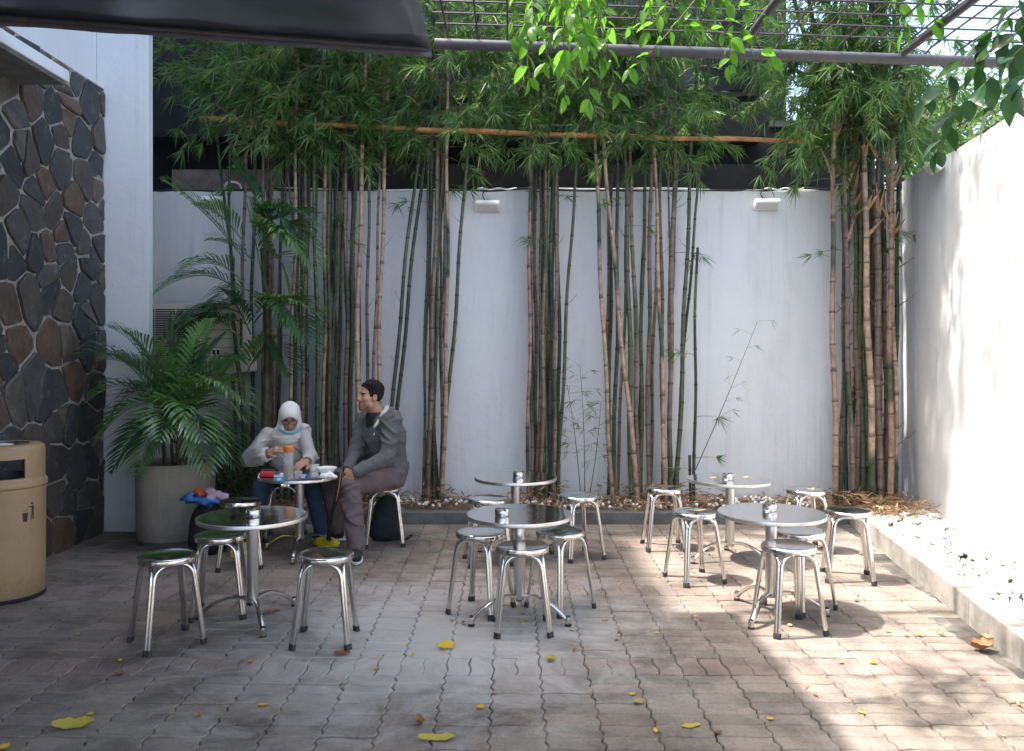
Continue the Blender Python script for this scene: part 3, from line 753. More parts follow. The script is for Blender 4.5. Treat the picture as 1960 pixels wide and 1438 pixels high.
offc(MB().box(-2.86, -2.78, 7.9655, 7.9695, 1.54, 1.62), 'warning_label', 'white_plastic')
for x in (-2.84, -2.80): offc(MB().box(x-.012, x+.012, 7.963, 7.9652, 1.555, 1.60), 'label_mark', 'black_plastic')
for i in range(5): offc(MB().box(-2.99, -2.66, 7.9665, 7.9695, 1.45+i*.085, 1.454+i*.085), 'panel_groove', 'ac_dark')
for x in (-3.45, -2.75): offc(MB().box(x-.02, x+.02, 8.0, 8.435, 1.33, 1.372), 'bracket', 'roof_grey')

# ------------------------------------------------------------------ wall flood lights
def make_light():
    t = empty('flood_light')
    g = MB(); g.bbox(-.125, .125, -.10, -.045, -.055, .055, .014); h = g.build('housing', 'white_plastic', t, smooth=30)
    g = MB(); g.box(-.105, .105, -.1035, -.1005, -.040, .040); g.build('lens', 'lamp_glass', h)
    g = MB()
    for i in range(8): g.box(-.09+i*.024, -.084+i*.024, -.045, -.025, -.04, .04)
    g.build('cooling_fins', 'white_plastic', h)
    g = MB(); g.box(-.03, .03, -.03, .012, -.012, .012).tube([(-.02, 0, 0), (-.05, -.005, .06), (-.03, .01, .12)], .005, 6); g.build('bracket', 'wire_dark', t)
    return t
lp = make_light()
for i, (px, py, lab) in enumerate([(933, 386, 'white wall flood light above the bare wall between two bamboo clumps'), (1466, 383, 'white wall flood light high on the bare grey wall near the corner bamboo'), (412, 378, 'white wall flood light partly behind the palm frond above the air conditioner')]):
    o = lp if i == 0 else copy_tree(lp)
    o.location = (PX(px, YW-.03), YW-.012, PZ(py, YW)); tag(o, lab, 'light', 'wall flood lights')
    for ch in o.children:
        if ch.name.startswith('housing'): ch.rotation_euler = (R(48), 0, 0)
o = copy_tree(lp); yl = FPX*(3.935-.1375*8.44)/((1800-980)-.1375*FPX)
o.location = (wallx(yl)-.012, yl, PZ(308, yl)); o.rotation_euler = (0, 0, -math.pi/2-math.atan(.1375)); tag(o, 'white wall flood light at the top of the sunlit side wall', 'light', 'wall flood lights')

# conduit along the wall top, and black cables
cd = empty('conduit', (0, 8.40, 3.24)); tag(cd, 'white conduit and black cables running along the top of the back wall', 'conduit')
path = [(x, 8.475+0.01*math.sin(x*3), 3.222+0.010*math.sin(x*1.7)+0.006*math.sin(x*5)) for x in np.linspace(-2.6, 3.9, 50)]
off(MB().tube(path, .013, 8).build('pipe', 'white_plastic', smooth=True), cd)
path = [(x, 8.452, 3.212+0.012*math.sin(x*2.3+1)+0.010*math.sin(x*7)) for x in np.linspace(-3.6, 3.9, 70)]
off(MB().tube(path, .010, 6).build('cable', 'rubber', smooth=True), cd)
for x0 in (-.35, 2.55):
    path = [(x0+.25*t, 8.45, 3.226+.008*math.sin(t*9)) for t in np.linspace(0, 1.6, 24)]
    off(MB().tube(path, .009, 6).build('flex_pipe', 'white_plastic', smooth=True), cd)
path = [(-2.83+.09*math.cos(t), 8.46, 3.23+.07*math.sin(t)) for t in np.linspace(-.2, math.pi+.2, 14)]
off(MB().tube(path, .011, 6).build('cable_loop', 'white_plastic', smooth=True), cd)

# horizontal bamboo pole lashed across the clumps
a, b = P(383, 228, 7.93), P(1536, 270, 7.93)
g = MB(); n = 40; pts = []; rs = []
for i in range(n+1):
    t = i/n; p = a.lerp(b, t); p.z += -.05*math.sin(math.pi*t)*.5+.006*math.sin(t*30); pts.append(p); rs.append((.026-.008*abs(t-.4))*(1.10 if i % 5 == 0 else 1))
pole = g.tube(pts, rs, 10).build('bamboo_pole', 'bamboo_pole', smooth=True)
tag(pole, 'long orange-brown bamboo pole lashed across the standing bamboo', 'pole')

# ================================================================== VEGETATION
TAN, GRN, BRN, DKG, PNK = (0.45, 0.325, 0.225), (0.095, 0.118, 0.065), (0.215, 0.16, 0.12), (0.060, 0.078, 0.056), (0.37, 0.25, 0.175)
vr = random.Random(5)
class Leaves:
    """many small blades gathered into one mesh"""
    def __init__(s): s.v = []; s.f = []
    def blade(s, p, d, L, w, nrm=None, droop=0.25):
        d = d.normalized()
        if nrm is None: nrm = Vector((vr.uniform(-1, 1), vr.uniform(-1, 1), vr.uniform(-.2, 1)))
        sd = d.cross(nrm)
        if sd.length < 1e-3: sd = d.orthogonal()
        sd.normalize()
        m = p+d*(L*.38); m.z -= droop*L*.10
        e = p+d*L; e.z -= droop*L*.5
        n = len(s.v)
        s.v += [p[:], (m+sd*w)[:], e[:], (m-sd*w)[:]]; s.f += [(n, n+1, n+3), (n+1, n+2, n+3)]
    def build(s, name, mat, parent=None):
        me = bpy.data.meshes.new(name); me.from_pydata(s.v, [], s.f); me.materials.append(MATS[mat])
        o = bpy.data.objects.new(name, me); COL.objects.link(o); o.parent = parent; return o

def culm(xb, xt, dia, col, d, ztop=5.7, parent=None, zb=0.05, dtop=None):
    """one cane with swollen nodes and blotched internodes; px positions at soil level and at wall-top height"""
    x0, x1 = PX(xb, d), PX(xt, d); z0, z1 = 0.1, PZ(300, d); dt = d if dtop is None else dtop
    r0 = dia/2*d/FPX*.90
    bow = vr.uniform(-.05, .05); ph = vr.uniform(0, 6)
    pts, rs, cs = [], [], []
    z = zb; gap = vr.uniform(.24, .36); nxt = z+vr.uniform(.05, .25)
    def at(z):
        t = (z-z0)/(z1-z0)
        return Vector((x0+(x1-x0)*t+bow*math.sin(min(max(t, 0), 1.4)*math.pi)*.5+.008*math.sin(z*4+ph), d+(dt-d)*t+.02*math.sin(z*1.5+ph), z))
    side = vr.choice([TAN, BRN, DKG]) if col in (TAN, PNK) else col
    def ink(z, node=0):
        base = Vector(col); u = math.sin(z*2.1+ph*3)+.6*math.sin(z*5.3+ph)
        if col in (TAN, PNK, BRN):
            if u < -.95: base = Vector(GRN)*.9
            if 3.3 < z and vr.random() < .5: base = base*.8
            if z < .5: base = base*.85
        else:
            if u > 1.05: base = Vector((0.12, 0.13, 0.07))
        base = base*vr.uniform(.78, 1.12)
        if node == 1: base = base*.38
        if node == 2: base = base*1.18+Vector((.02, .02, .02))
        return tuple(base)
    while z < ztop:
        tap = 1-.5*max(0, (z-.4)/6.5)
        pts.append(at(z)); rs.append(r0*tap*vr.uniform(.95, 1.03)); cs.append(ink(z))
        if nxt < ztop and z+0.11 > nxt:
            for dz, k, nd in ((-.028, 1.0, 0), (-.010, 1.03, 2), (-.002, 1.16, 1), (.008, 1.14, 1), (.02, 1.0, 1 if col in (TAN, PNK) and vr.random() < .6 else 0)):
                if nxt+dz > z: pts.append(at(nxt+dz)); rs.append(r0*tap*k); cs.append(ink(nxt+dz, nd))
            z = nxt+.05; nxt += gap*vr.uniform(.85, 1.2)
        else: z += 0.1
    g = MB(); n = 8; g.tube(pts, rs, n)
    g.c = [c for c in cs for _ in range(n)]
    o = g.build('culm', 'culm', parent, smooth=True)
    return o, at

def fan(lv, p, d, k, L):
    """spray of blades at a twig tip"""
    d = d.normalized(); u = d.orthogonal().normalized(); w = d.cross(u)
    for i in range(k):
        a = 2*math.pi*i/k+vr.uniform(-.5, .5); sp = vr.uniform(.25, 1.05)
        dd = d+(u*math.cos(a)+w*math.sin(a))*sp+Vector((0, 0, -.18))
        lv.blade(p, dd, L*vr.uniform(.6, 1.15), vr.uniform(.0042, .0064)*L/.16, droop=vr.uniform(.1, .7))
def branch(lv, tw, p, d, L, dens=1.0, leafL=.165):
    """thin drooping twig carrying sprays"""
    d = d.normalized(); n = max(3, int(L/.10)); pts = [p.copy()]; q = p.copy(); v = d.copy()
    for i in range(n):
        v = (v+Vector((vr.uniform(-.14, .14), vr.uniform(-.14, .14), -.13+vr.uniform(-.05, .05)))).normalized()
        q = q+v*(L/n); pts.append(q.copy())
        if i > 0 and vr.random() < .95*dens:
            sd = Vector((vr.uniform(-1, 1), vr.uniform(-1, 1), vr.uniform(-.5, .4)))
            fan(lv, q, v*.7+sd*.8, vr.randint(7, 10), leafL)
            if vr.random() < .45*dens:
                q2 = q+sd.normalized()*vr.uniform(.06, .16); tw.tube([q, q2], .0018, 3, cap=False); fan(lv, q2, sd+Vector((0, 0, -.3)), vr.randint(7, 10), leafL)
    fan(lv, q, v, vr.randint(6, 9), leafL*1.1)
    tw.tube(pts, [.004*(1-.7*i/n) for i in range(n+1)], 3, cap=False)

CLUMPS = [   # label, canes (soil px, wall-top px, width px, colour, depth, top), leaf branches, crown half-width
 ('thick bamboo clump behind the palm and the woman, many thin green canes', [(500, 505, 9, BRN, 8.2), (514, 512, 10, BRN, 8.25), (548, 566, 9, TAN, 8.05), (560, 573, 9, DKG, 8.15), (573, 585, 10, BRN, 8.1), (585, 590, 9, DKG, 8.2), (606, 599, 9, GRN, 8.05), (614, 606, 8, GRN, 8.2), (596, 548, 7, BRN, 8.25), (530, 540, 8, DKG, 8.3)], 120, .75, -2.15),
 ('bamboo clump with pale tan canes directly behind the man in the grey hoodie', [(613, 622, 9, PNK, 8.1), (629, 630, 10, GRN, 8.15), (636, 649, 8, GRN, 8.2), (657, 661, 10, BRN, 8.1), (668, 680, 9, DKG, 8.2), (687, 693, 12, TAN, 8.0), (699, 705, 8, BRN, 8.15), (712, 730, 7, PNK, 8.15), (726, 737, 10, TAN, 8.05), (737, 800, 9, DKG, 8.1), (744, 812, 9, DKG, 8.2), (677, 660, 8, BRN, 8.28), (650, 640, 8, DKG, 8.28)], 125, .75, -1.5),
 ('slim bamboo clump with one green cane leaning right, below a flood light', [(812, 822, 6, DKG, 8.12), (820, 838, 11, BRN, 8.1), (829, 847, 8, GRN, 8.2), (838, 893, 9, GRN, 8.15), (847, 856, 9, TAN, 8.05), (824, 826, 8, BRN, 8.25)], 95, .7, -.72),
 ('bamboo clump rising behind the shaded back table, tight cluster of dark canes', [(1009, 1013, 8, PNK, 8.1), (1018, 1018, 8, BRN, 8.15), (1027, 1024, 8, DKG, 8.2), (1036, 1046, 9, BRN, 8.08), (1046, 1051, 9, GRN, 8.15), (1053, 1058, 10, DKG, 8.2), (1059, 1066, 9, BRN, 8.1), (1067, 1104, 8, GRN, 8.15), (1067, 1064, 9, DKG, 8.2), (1040, 1035, 8, GRN, 8.25)], 110, .7, .3),
 ('wide bamboo clump with crossing tan canes between shaded and sunlit tables', [(1174, 1141, 10, TAN, 8.05), (1172, 1180, 9, DKG, 8.15), (1223, 1158, 11, TAN, 8.0), (1208, 1196, 11, GRN, 8.1), (1221, 1204, 10, BRN, 8.12), (1227, 1238, 9, GRN, 8.2), (1241, 1246, 10, BRN, 8.12), (1276, 1254, 9, TAN, 8.02), (1268, 1262, 9, BRN, 8.2), (1284, 1291, 11, BRN, 8.1), (1294, 1324, 10, GRN, 8.15), (1288, 1342, 7, DKG, 8.2), (1164, 1170, 8, DKG, 8.25)], 135, .8, 1.22),
 ('massive corner bamboo clump of thick brown canes beside the side wall', [(1600, 1597, 13, PNK, 7.95), (1609, 1613, 9, DKG, 8.1), (1632, 1617, 12, BRN, 8.0), (1640, 1636, 10, BRN, 8.1), (1672, 1657, 15, TAN, 7.9), (1684, 1680, 15, BRN, 7.95), (1704, 1709, 14, PNK, 7.9), (1715, 1700, 11, TAN, 7.95), (1651, 1650, 12, GRN, 8.1), (1661, 1664, 11, GRN, 8.1), (1620, 1625, 11, DKG, 8.2), (1630, 1645, 11, BRN, 8.25), (1648, 1660, 12, DKG, 8.25), (1667, 1672, 12, BRN, 8.25), (1680, 1688, 12, DKG, 8.2), (1693, 1690, 12, BRN, 8.2), (1706, 1718, 11, DKG, 8.15), (1690, 1668, 11, PNK, 8.1), (1659, 1640, 9, BRN, 8.15), (1644, 1668, 9, PNK, 8.2)], 205, .9, 3.25),
]
clump_roots = []
for lab, canes, nb_, cwid, cx in CLUMPS:
    root = empty('bamboo_clump', (cx, 8.1, .06)); tag(root, lab, 'bamboo', 'bamboo clumps along the back wall')
    lv, tw = Leaves(), MB(); ats = []
    big = 'corner' in lab
    for c in canes:
        o, at = culm(*c[:5], ztop=vr.uniform(5.2, 6.2)); off(o, root); ats.append((at, c))
    px0, px1 = min(c[0] for c in canes), max(c[0] for c in canes)
    for k in range(6 if not big else 4):          # thinner dark canes crowding the back of the clump
        xb = vr.uniform(px0-3, px1+3); o, at = culm(xb, xb+vr.uniform(-14, 26), vr.uniform(4.5, 8), vr.choice([DKG, BRN, GRN, BRN]), vr.uniform(8.2, 8.33), ztop=vr.choice([vr.uniform(3.4, 4.2), 5.5])); off(o, root); ats.append((at, (xb,)))
    for k in range(nb_):
        at, c = vr.choice(ats[:len(canes)]); z = vr.choice([vr.uniform(3.75, 4.7), vr.uniform(4.0, 5.9), vr.uniform(4.3, 5.9)]); p = at(z)
        a = vr.uniform(0, 2*math.pi)
        if vr.random() < .55: a = vr.uniform(math.pi, 2*math.pi)          # more of them lean out over the yard
        d = Vector((math.cos(a), math.sin(a)*.75, vr.uniform(-.1, .75)))
        L = vr.uniform(.35, 1.0)*cwid*1.35
        end = p+d.normalized()*L
        if end.y > 9.1: d.y = -abs(d.y)*.5
        if end.x > 3.7: d.x = -abs(d.x)
        branch(lv, tw, p, d, L)
    for k in range(nb_//3):                # low skirt hanging over the wall top
        at, c = vr.choice(ats); p = at(vr.uniform(3.55, 4.2)); a = vr.uniform(math.pi*.95, 2.05*math.pi)
        branch(lv, tw, p, Vector((math.cos(a)*1.2, math.sin(a)*.6, vr.uniform(-.3, .3))), vr.uniform(.3, .75)*cwid, .95, .18)
    # a few short leafy shoots lower down
    for k in range(3 if not big else 8):
        at, c = vr.choice(ats); z = vr.uniform(2.5, 3.5); p = at(z)
        a = vr.uniform(math.pi*1.05, 1.95*math.pi); branch(lv, tw, p, Vector((math.cos(a), math.sin(a)*.6, .1)), vr.uniform(.2, .42), .8, .14)
    # bare stubs and sheaths on the canes
    for k in range(len(canes)*(5 if big else 4)):
        at, c = vr.choice(ats); z = vr.uniform(.5, 4.4); p = at(z); a = vr.uniform(math.pi, 2*math.pi); L = vr.uniform(.06, .28 if big else .15)
        d = Vector((math.cos(a), math.sin(a)*.4, vr.uniform(.4, 1.3))).normalized()
        tw.tube([p, p+d*L*.6, p+d*L+Vector((0, 0, .02))], [.007 if big else .004, .005 if big else .003, .0015], 4)
    tag(off(lv.build('foliage', 'bamboo_leaf'), root), kind='stuff')
    tag(off(tw.build('twigs', 'twig'), root), kind='stuff'); clump_roots.append(root)
    if big:      # pale broken sheaths on the biggest canes
        sh = MB(); sh.col = (0.42, 0.26, 0.15)
        for k in range(60):
            at, c = vr.choice(ats[:8]); z = vr.uniform(2.6, 4.6); p = at(z); a = vr.uniform(math.pi, 2*math.pi); d = Vector((math.cos(a), math.sin(a)*.6, vr.uniform(.8, 2.5))).normalized()
            L = vr.uniform(.12, .34); sh.tube([p, p+d*L*.5+Vector((0, -.01, 0)), p+d*L], [.020, .014, .002], 5)
        tag(off(sh.build('sheaths', 'culm'), root), kind='stuff')
# unseen arching canes of two clumps, added overhead to dapple the side wall's sun
for root, xs in ((clump_roots[4], (.45, .85, 1.25, 1.6)), (clump_roots[5], (1.95, 2.3, 2.75))):
    lv, tw = Leaves(), MB()
    for x in xs:
        p0 = Vector((root.location.x+(x-root.location.x)*.3, 8.12, 4.6)); pts = bez(p0, (x, 7.9, 7.2), (x+vr.uniform(-.2, .2), 5.6, 6.3), 22)
        g = MB(); g.col = GRN; g.tube(pts, [.02*(1-.8*i/21) for i in range(22)], 6); off(g.build('added_shade_culm', 'culm', smooth=True), root)
        for i in range(6, 22):
            for k in range(3): branch(lv, tw, pts[i], Vector((vr.choice((-1, 1)), vr.uniform(-.8, .3), vr.uniform(-.3, .4))), vr.uniform(.3, .55), .8, .17)
    tag(off(lv.build('added_shade_foliage', 'bamboo_leaf'), root), kind='stuff'); tag(off(tw.build('added_shade_twigs', 'twig'), root), kind='stuff')
# left edge: leaves spilling beyond the first clump over the dark building
lv, tw = Leaves(), MB()
root = empty('bamboo_clump', (-2.75, 8.25, .06)); tag(root, 'bamboo leaning in front of the dark building next to the white pier', 'bamboo', 'bamboo clumps along the back wall')
ats = []
for c in [(455, 440, 8, DKG, 8.28), (468, 470, 9, BRN, 8.25), (480, 420, 8, DKG, 8.3), (487, 488, 9, DKG, 8.3)]:
    o, at = culm(*c, ztop=5.6); off(o, root); ats.append(at)
for k in range(62):
    at = vr.choice(ats); p = at(vr.choice([vr.uniform(3.6, 4.6), vr.uniform(4.4, 5.6)])); a = vr.uniform(.7*math.pi, 1.9*math.pi)
    branch(lv, tw, p, Vector((math.cos(a), math.sin(a)*.7, vr.uniform(-.1, .6))), vr.uniform(.35, .85))
tag(off(lv.build('foliage', 'bamboo_leaf'), root), kind='stuff'); tag(off(tw.build('twigs', 'twig'), root), kind='stuff')

# single dark cane with a cut top, and saplings
root = empty('bamboo_cane', (PX(1329, 8.1), 8.1, .06)); tag(root, 'single thin dark bamboo cane cut off halfway up the wall', 'bamboo')
o, at = culm(1329, 1341, 7, (0.05, 0.055, 0.045), 8.1, ztop=PZ(463, 8.1)); off(o, root)
o, at2 = culm(1322, 1321, 6, (0.06, 0.06, 0.05), 8.12, ztop=PZ(860, 8.12)); off(o, root)
lv, tw = Leaves(), MB()
for z, s in ((.45, -1), (.55, 1), (.95, 1), (.38, 1), (1.55, -1)): branch(lv, tw, at(z), Vector((s, -.4, .4)), .22, .7, .13)
tag(off(lv.build('foliage', 'bamboo_leaf'), root), kind='stuff'); tag(off(tw.build('twigs', 'twig'), root), kind='stuff')
def sapling(stems, lab, leafL, dens):
    root = empty('bamboo_sapling', (stems[0][0].x, stems[0][0].y, .06)); tag(root, lab, 'bamboo', 'bamboo saplings')
    lv, tw = Leaves(), MB()
    for (p0, p1, r) in stems:
        mid = p0.lerp(p1, .5)+Vector((.03, 0, .02)); pts = bez(p0, mid, p1, 12)
        off(MB().tube(pts, [r*(1-.6*i/11) for i in range(12)], 5).build('stem', 'vine_stem', smooth=True), root)
        for i in range(4, 12):
            for k in range(dens):
                s = vr.choice((-1, 1)); d = Vector((s*vr.uniform(.5, 1), vr.uniform(-.8, .2), vr.uniform(-.1, .6))); L = vr.uniform(.05, .17)
                q = pts[i]+d.normalized()*L; tw.tube([pts[i], q], .0012, 3, cap=False); fan(lv, q, d+Vector((0, 0, -.3)), vr.randint(3, 5), leafL)
    tag(off(lv.build('foliage', 'bamboo_leaf'), root), kind='stuff'); tag(off(tw.build('twigs', 'twig'), root), kind='stuff')
S = lambda a, b, d=8.12: (P(a[0], a[1], d), P(b[0], b[1], d-.08))
sapling([(*S((1111, 945), (1085, 735)), .005), (*S((1119, 945), (1110, 700)), .005), (*S((1129, 945), (1150, 770)), .005)], 'low leafy bamboo sapling with three thread-thin stems behind a stool', .12, 2)
sapling([(*S((1331, 900), (1450, 615)), .005)], 'thin bamboo sapling arching right across the bare grey wall', .10, 1)

# ------------------------------------------------------------------ palms
def frond(name, mat, a, b, bulge, width, parent, nl=30, tilt=0.0, lw=.014):
    a, b = Vector(a), Vector(b); c = a.lerp(b, .45)+Vector((0, 0, bulge))
    N = 16; pts = bez(a, c, b, N); g = MB()
    g.tube(pts, [.0075*(1-.8*i/(N-1)) for i in range(N)], 5)
    L = sum((pts[i+1]-pts[i]).length for i in range(N-1))
    nl = int(max(13, min(nl, L/.030)))
    fwd = (b-a); side0 = fwd.cross(Vector((0, 0, 1)))
    if side0.length < .05: side0 = Vector((1, 0, 0))
    side0.normalize()
    for i in range(nl):
        t = .16+.84*i/(nl-1); x = t*(N-1); k = min(int(x), N-2); p = pts[k].lerp(pts[k+1], x-k); tg = (pts[k+1]-pts[k]).normalized()
        up = side0.cross(tg).normalized()
        if up.z < 0: up = -up
        sd = tg.cross(up).normalized()
        ln = width*(math.sin(math.pi*min(1, .18+.80*t))**.7)*vr.uniform(.88, 1.1)
        for s in (-1, 1):
            d = (sd*s*.85+tg*(.45+.75*t)+up*(.32+tilt*s)).normalized()
            dr = vr.uniform(.28, .6); q1 = p+d*ln*.4; q2 = p+d*ln*.75-Vector((0, 0, dr*ln*.20)); q3 = p+d*ln-Vector((0, 0, dr*ln*.55))
            wv = d.cross(up).normalized()*lw*vr.uniform(.8, 1.1)*(.55+.45*math.sin(math.pi*t)); n = len(g.v)
            w2 = (wv+up*.004)
            g.v += [p[:], (q1+w2)[:], (q1-w2)[:], (q2+wv*.75)[:], (q2-wv*.75)[:], q3[:]]
            g.f += [(n, n+1, n+2), (n+1, n+3, n+4, n+2), (n+3, n+5, n+4)]; g.mi += [0]*3
    o = off(g.build(name, mat), parent); return o
# planter palm
pc = Vector((-2.84, 7.06, 0))
pl = empty('planter', pc); tag(pl, 'round grey concrete planter holding the bushy palm', 'planter')
MB().lathe([(0, .0), (.285, .0), (.288, .035)], 48).build('foot_ring', 'kerb_dark', pl, smooth=40)
MB().lathe([(.300, .036), (.307, .045), (.318, .64), (.318, .652), (.312, .660), (.280, .660), (.272, .652), (.268, .58)], 64).build('pot', 'planter_concrete', pl, smooth=40)
MB().lathe([(.27, .60), (0, .61)], 32).build('potting_soil', 'soil', pl)
ico = bmesh.new(); bmesh.ops.create_icosphere(ico, subdivisions=1, radius=1.0); ico.verts.index_update()
ICO_V = [v.co.copy() for v in ico.verts]; ICO_F = [[v.index for v in f.verts] for f in ico.faces]; ico.free()
def pebbles(g, spots, s0, s1, r_=vr):
    for p in spots:
        s = r_.uniform(s0, s1); m_ = Euler((r_.uniform(0, 6), r_.uniform(0, 6), r_.uniform(0, 6))).to_matrix(); sc = (s, s*r_.uniform(.6, .9), s*r_.uniform(.45, .8))
        g.add([Vector(p)+m_ @ Vector((v.x*sc[0], v.y*sc[1], v.z*sc[2])) for v in ICO_V], ICO_F)
g = MB(); sp = []
for _ in range(220):
    a, r = vr.uniform(0, 6.28), .26*math.sqrt(vr.random()); sp.append((r*math.cos(a), r*math.sin(a), .612+vr.uniform(0, .02)))
pebbles(g, sp, .012, .026); tag(g.build('gravel', 'grey_gravel', pl, smooth=True), kind='stuff')
pp = empty('palm', pc+Vector((0, 0, .61))); tag(pp, 'bushy areca palm with arching fronds growing in the concrete planter', 'palm')
for k in range(7):
    a = k*.9; r = .03+.05*(k % 3); b0 = pc+Vector((r*math.cos(a), r*math.sin(a), .60))
    off(MB().tube([b0, b0+Vector((.02*math.cos(a), .02*math.sin(a), .2)), b0+Vector((.06*math.cos(a), .06*math.sin(a), .42))], [.016, .013, .009], 7).build('cane', 'vine_stem', smooth=True), pp)
FR = [((330, 605), 7.0, .15), ((402, 615), 7.0, .2), ((250, 640), 6.7, .3), ((458, 690), 6.9, .32), ((470, 770), 6.6, .45), ((385, 840), 6.4, .45), ((105, 690), 6.7, .62), ((165, 770), 6.75, .55), ((185, 845), 6.7, .45), ((215, 900), 6.65, .42), ((262, 905), 6.6, .42), ((395, 905), 6.5, .48),
      ((448, 890), 6.7, .5), ((470, 800), 6.8, .48), ((350, 660), 7.1, .15), ((215, 630), 6.9, .38), ((305, 840), 6.35, .45),
      ((210, 800), 7.0, .5), ((430, 640), 7.2, .18), ((190, 690), 7.1, .4)]
for i, ((px, py), d, bl) in enumerate(FR):
    st = pc+Vector((vr.uniform(-.07, .07), vr.uniform(-.07, .07), vr.uniform(.80, 1.0)))
    e = P(px, py, d)
    if e.x < -3.5: e.x = -3.5
    frond('frond', 'palm_leaf' if i % 3 else 'palm_leaf_dark', st, e, bl*1.05, vr.uniform(.34, .44), pp, 21, lw=.0165)
# tall palm behind
tp = empty('palm', (-2.36, 7.75, .06)); tag(tp, 'taller palm with ringed stems in the bed behind the planter', 'palm')
for (x0, x1, d, zt, r) in [(497, 512, 7.75, 2.15, .036), (512, 505, 7.85, 2.5, .034), (480, 455, 7.8, 1.5, .028), (472, 447, 7.9, 1.9, .024)]:
    g = MB(); n = 44; pts, rs, cs = [], [], []
    for i in range(n+1):
        t = i/n; z = .05+zt*t; pts.append((PX(x0+(x1-x0)*t, d)+.03*math.sin(t*3), d-.05*t, z)); rs.append(r*(1-.3*t)*(1.07 if i % 4 == 0 else 1))
        c = Vector((.085, .075, .05)).lerp(Vector((.07, .11, .035)), max(0, t-.55)*2.2); cs.append(tuple(c*(.5 if i % 4 == 0 else vr.uniform(.85, 1.1))))
    g.tube(pts, rs, 9); g.c = [c for c in cs for _ in range(9)]; off(g.build('trunk', 'palm_stem', smooth=True), tp)
TF = [((470, 620), (345, 700), .30, 7.4, .30), ((465, 650), (325, 625), .22, 7.45, .28), ((475, 590), (380, 650), .25, 7.5, .28), ((470, 500), (312, 345), .12, 7.5, .30), ((495, 470), (605, 520), .42, 7.3, .28), ((490, 450), (612, 430), .30, 7.4, .26), ((460, 560), (300, 560), .28, 7.4, .26), ((450, 610), (285, 690), .22, 7.35, .30),
      ((490, 600), (602, 680), .44, 7.2, .30), ((485, 620), (608, 600), .28, 7.35, .27), ((485, 500), (400, 460), .10, 7.7, .22), ((480, 640), (430, 560), .08, 7.8, .22), ((500, 520), (470, 380), .05, 7.7, .25),
      ((480, 560), (395, 600), .2, 7.6, .24), ((505, 650), (555, 720), .2, 7.6, .24), ((480, 690), (420, 730), .15, 7.6, .24), ((470, 720), (520, 650), .1, 7.7, .24), ((500, 400), (445, 310), .05, 7.8, .2), ((515, 500), (560, 560), .25, 7.7, .25), ((505, 470), (560, 470), .30, 7.35, .28), ((500, 440), (575, 455), .30, 7.45, .28), ((470, 470), (385, 395), .12, 7.55, .26), ((465, 540), (345, 520), .22, 7.45, .26), ((460, 600), (330, 640), .22, 7.5, .28), ((510, 610), (575, 640), .30, 7.4, .30)]
for i, (a, b, bl, d, wd) in enumerate(TF):
    frond('frond', 'palm_leaf' if i % 3 != 2 else 'palm_leaf_dark', P(a[0], a[1], 7.78), P(b[0], b[1], d), bl*1.1, wd*1.4, tp, 22, lw=.018)
# dark fern-like shrub between planter and bed
root = empty('shrub', (-2.55, 7.5, .02)); tag(root, 'dark fine-leaved shrub crowding the gap behind the planter', 'shrub')
lv, tw = Leaves(), MB()
for k in range(120):
    p = Vector((vr.uniform(-2.75, -2.22), vr.uniform(7.45, 8.0), .08)); d = Vector((vr.uniform(-.6, .6), vr.uniform(-.9, .2), 1.2)).normalized(); L = vr.uniform(.35, .95); e = p+d*L
    tw.tube([p, e], .003, 3, cap=False)
    for j in range(9): fan(lv, p.lerp(e, .3+.7*j/8), d+Vector((vr.uniform(-1, 1), vr.uniform(-1, 1), 0)), 4, .10)
tag(off(lv.build('foliage', 'shade_leaf'), root), kind='stuff'); tag(off(tw.build('twigs', 'twig'), root), kind='stuff')

# ------------------------------------------------------------------ broad-leaved vines on the trellis
def leaf_mesh(name, mat, L, w, fold, curl, seed):
    r = random.Random(seed); n = 7; v, f = [], []
    for i in range(n):
        t = i/(n-1); ww = w*(math.sin(math.pi*t**.8)**.85)*(1+.06*r.uniform(-1, 1)); z = -curl*t*t*L
        v += [(-ww, t*L, z+fold*ww), (0, t*L, z), (ww, t*L, z+fold*ww)]
    for i in range(n-1):
        for k in range(2): f.append((3*i+k, 3*i+k+1, 3*i+k+4, 3*i+k+3))
    me = bpy.data.meshes.new(name); me.from_pydata(v, [], f); me.materials.append(MATS[mat]); me.polygons.foreach_set('use_smooth', [True]*len(f)); return me
VL = [leaf_mesh('leaf', 'vine_leaf', .105, .026, .35, .15, 1), leaf_mesh('leaf', 'vine_leaf', .085, .024, .2, .3, 2), leaf_mesh('leaf', 'vine_leaf', .12, .031, .45, .1, 3)]
DL = [leaf_mesh('leaf', 'shade_leaf', .125, .036, .2, .2, 4), leaf_mesh('leaf', 'shade_leaf', .10, .032, .35, .1, 5), leaf_mesh('leaf', 'shade_leaf', .14, .040, .3, .3, 6)]
def put_leaf(me, p, d, parent, sc=1.0):
    o = bpy.data.objects.new('leaf', me[vr.randrange(3)]); COL.objects.link(o); o.parent = parent
    q = d.to_track_quat('Y', 'Z') @ Euler((0, vr.uniform(-1.0, 1.0), 0)).to_quaternion()
    o.matrix_parent_inverse = Matrix.Translation(-Vector(parent.location)); o.location = p; o.rotation_euler = q.to_euler(); o.scale = (sc,)*3
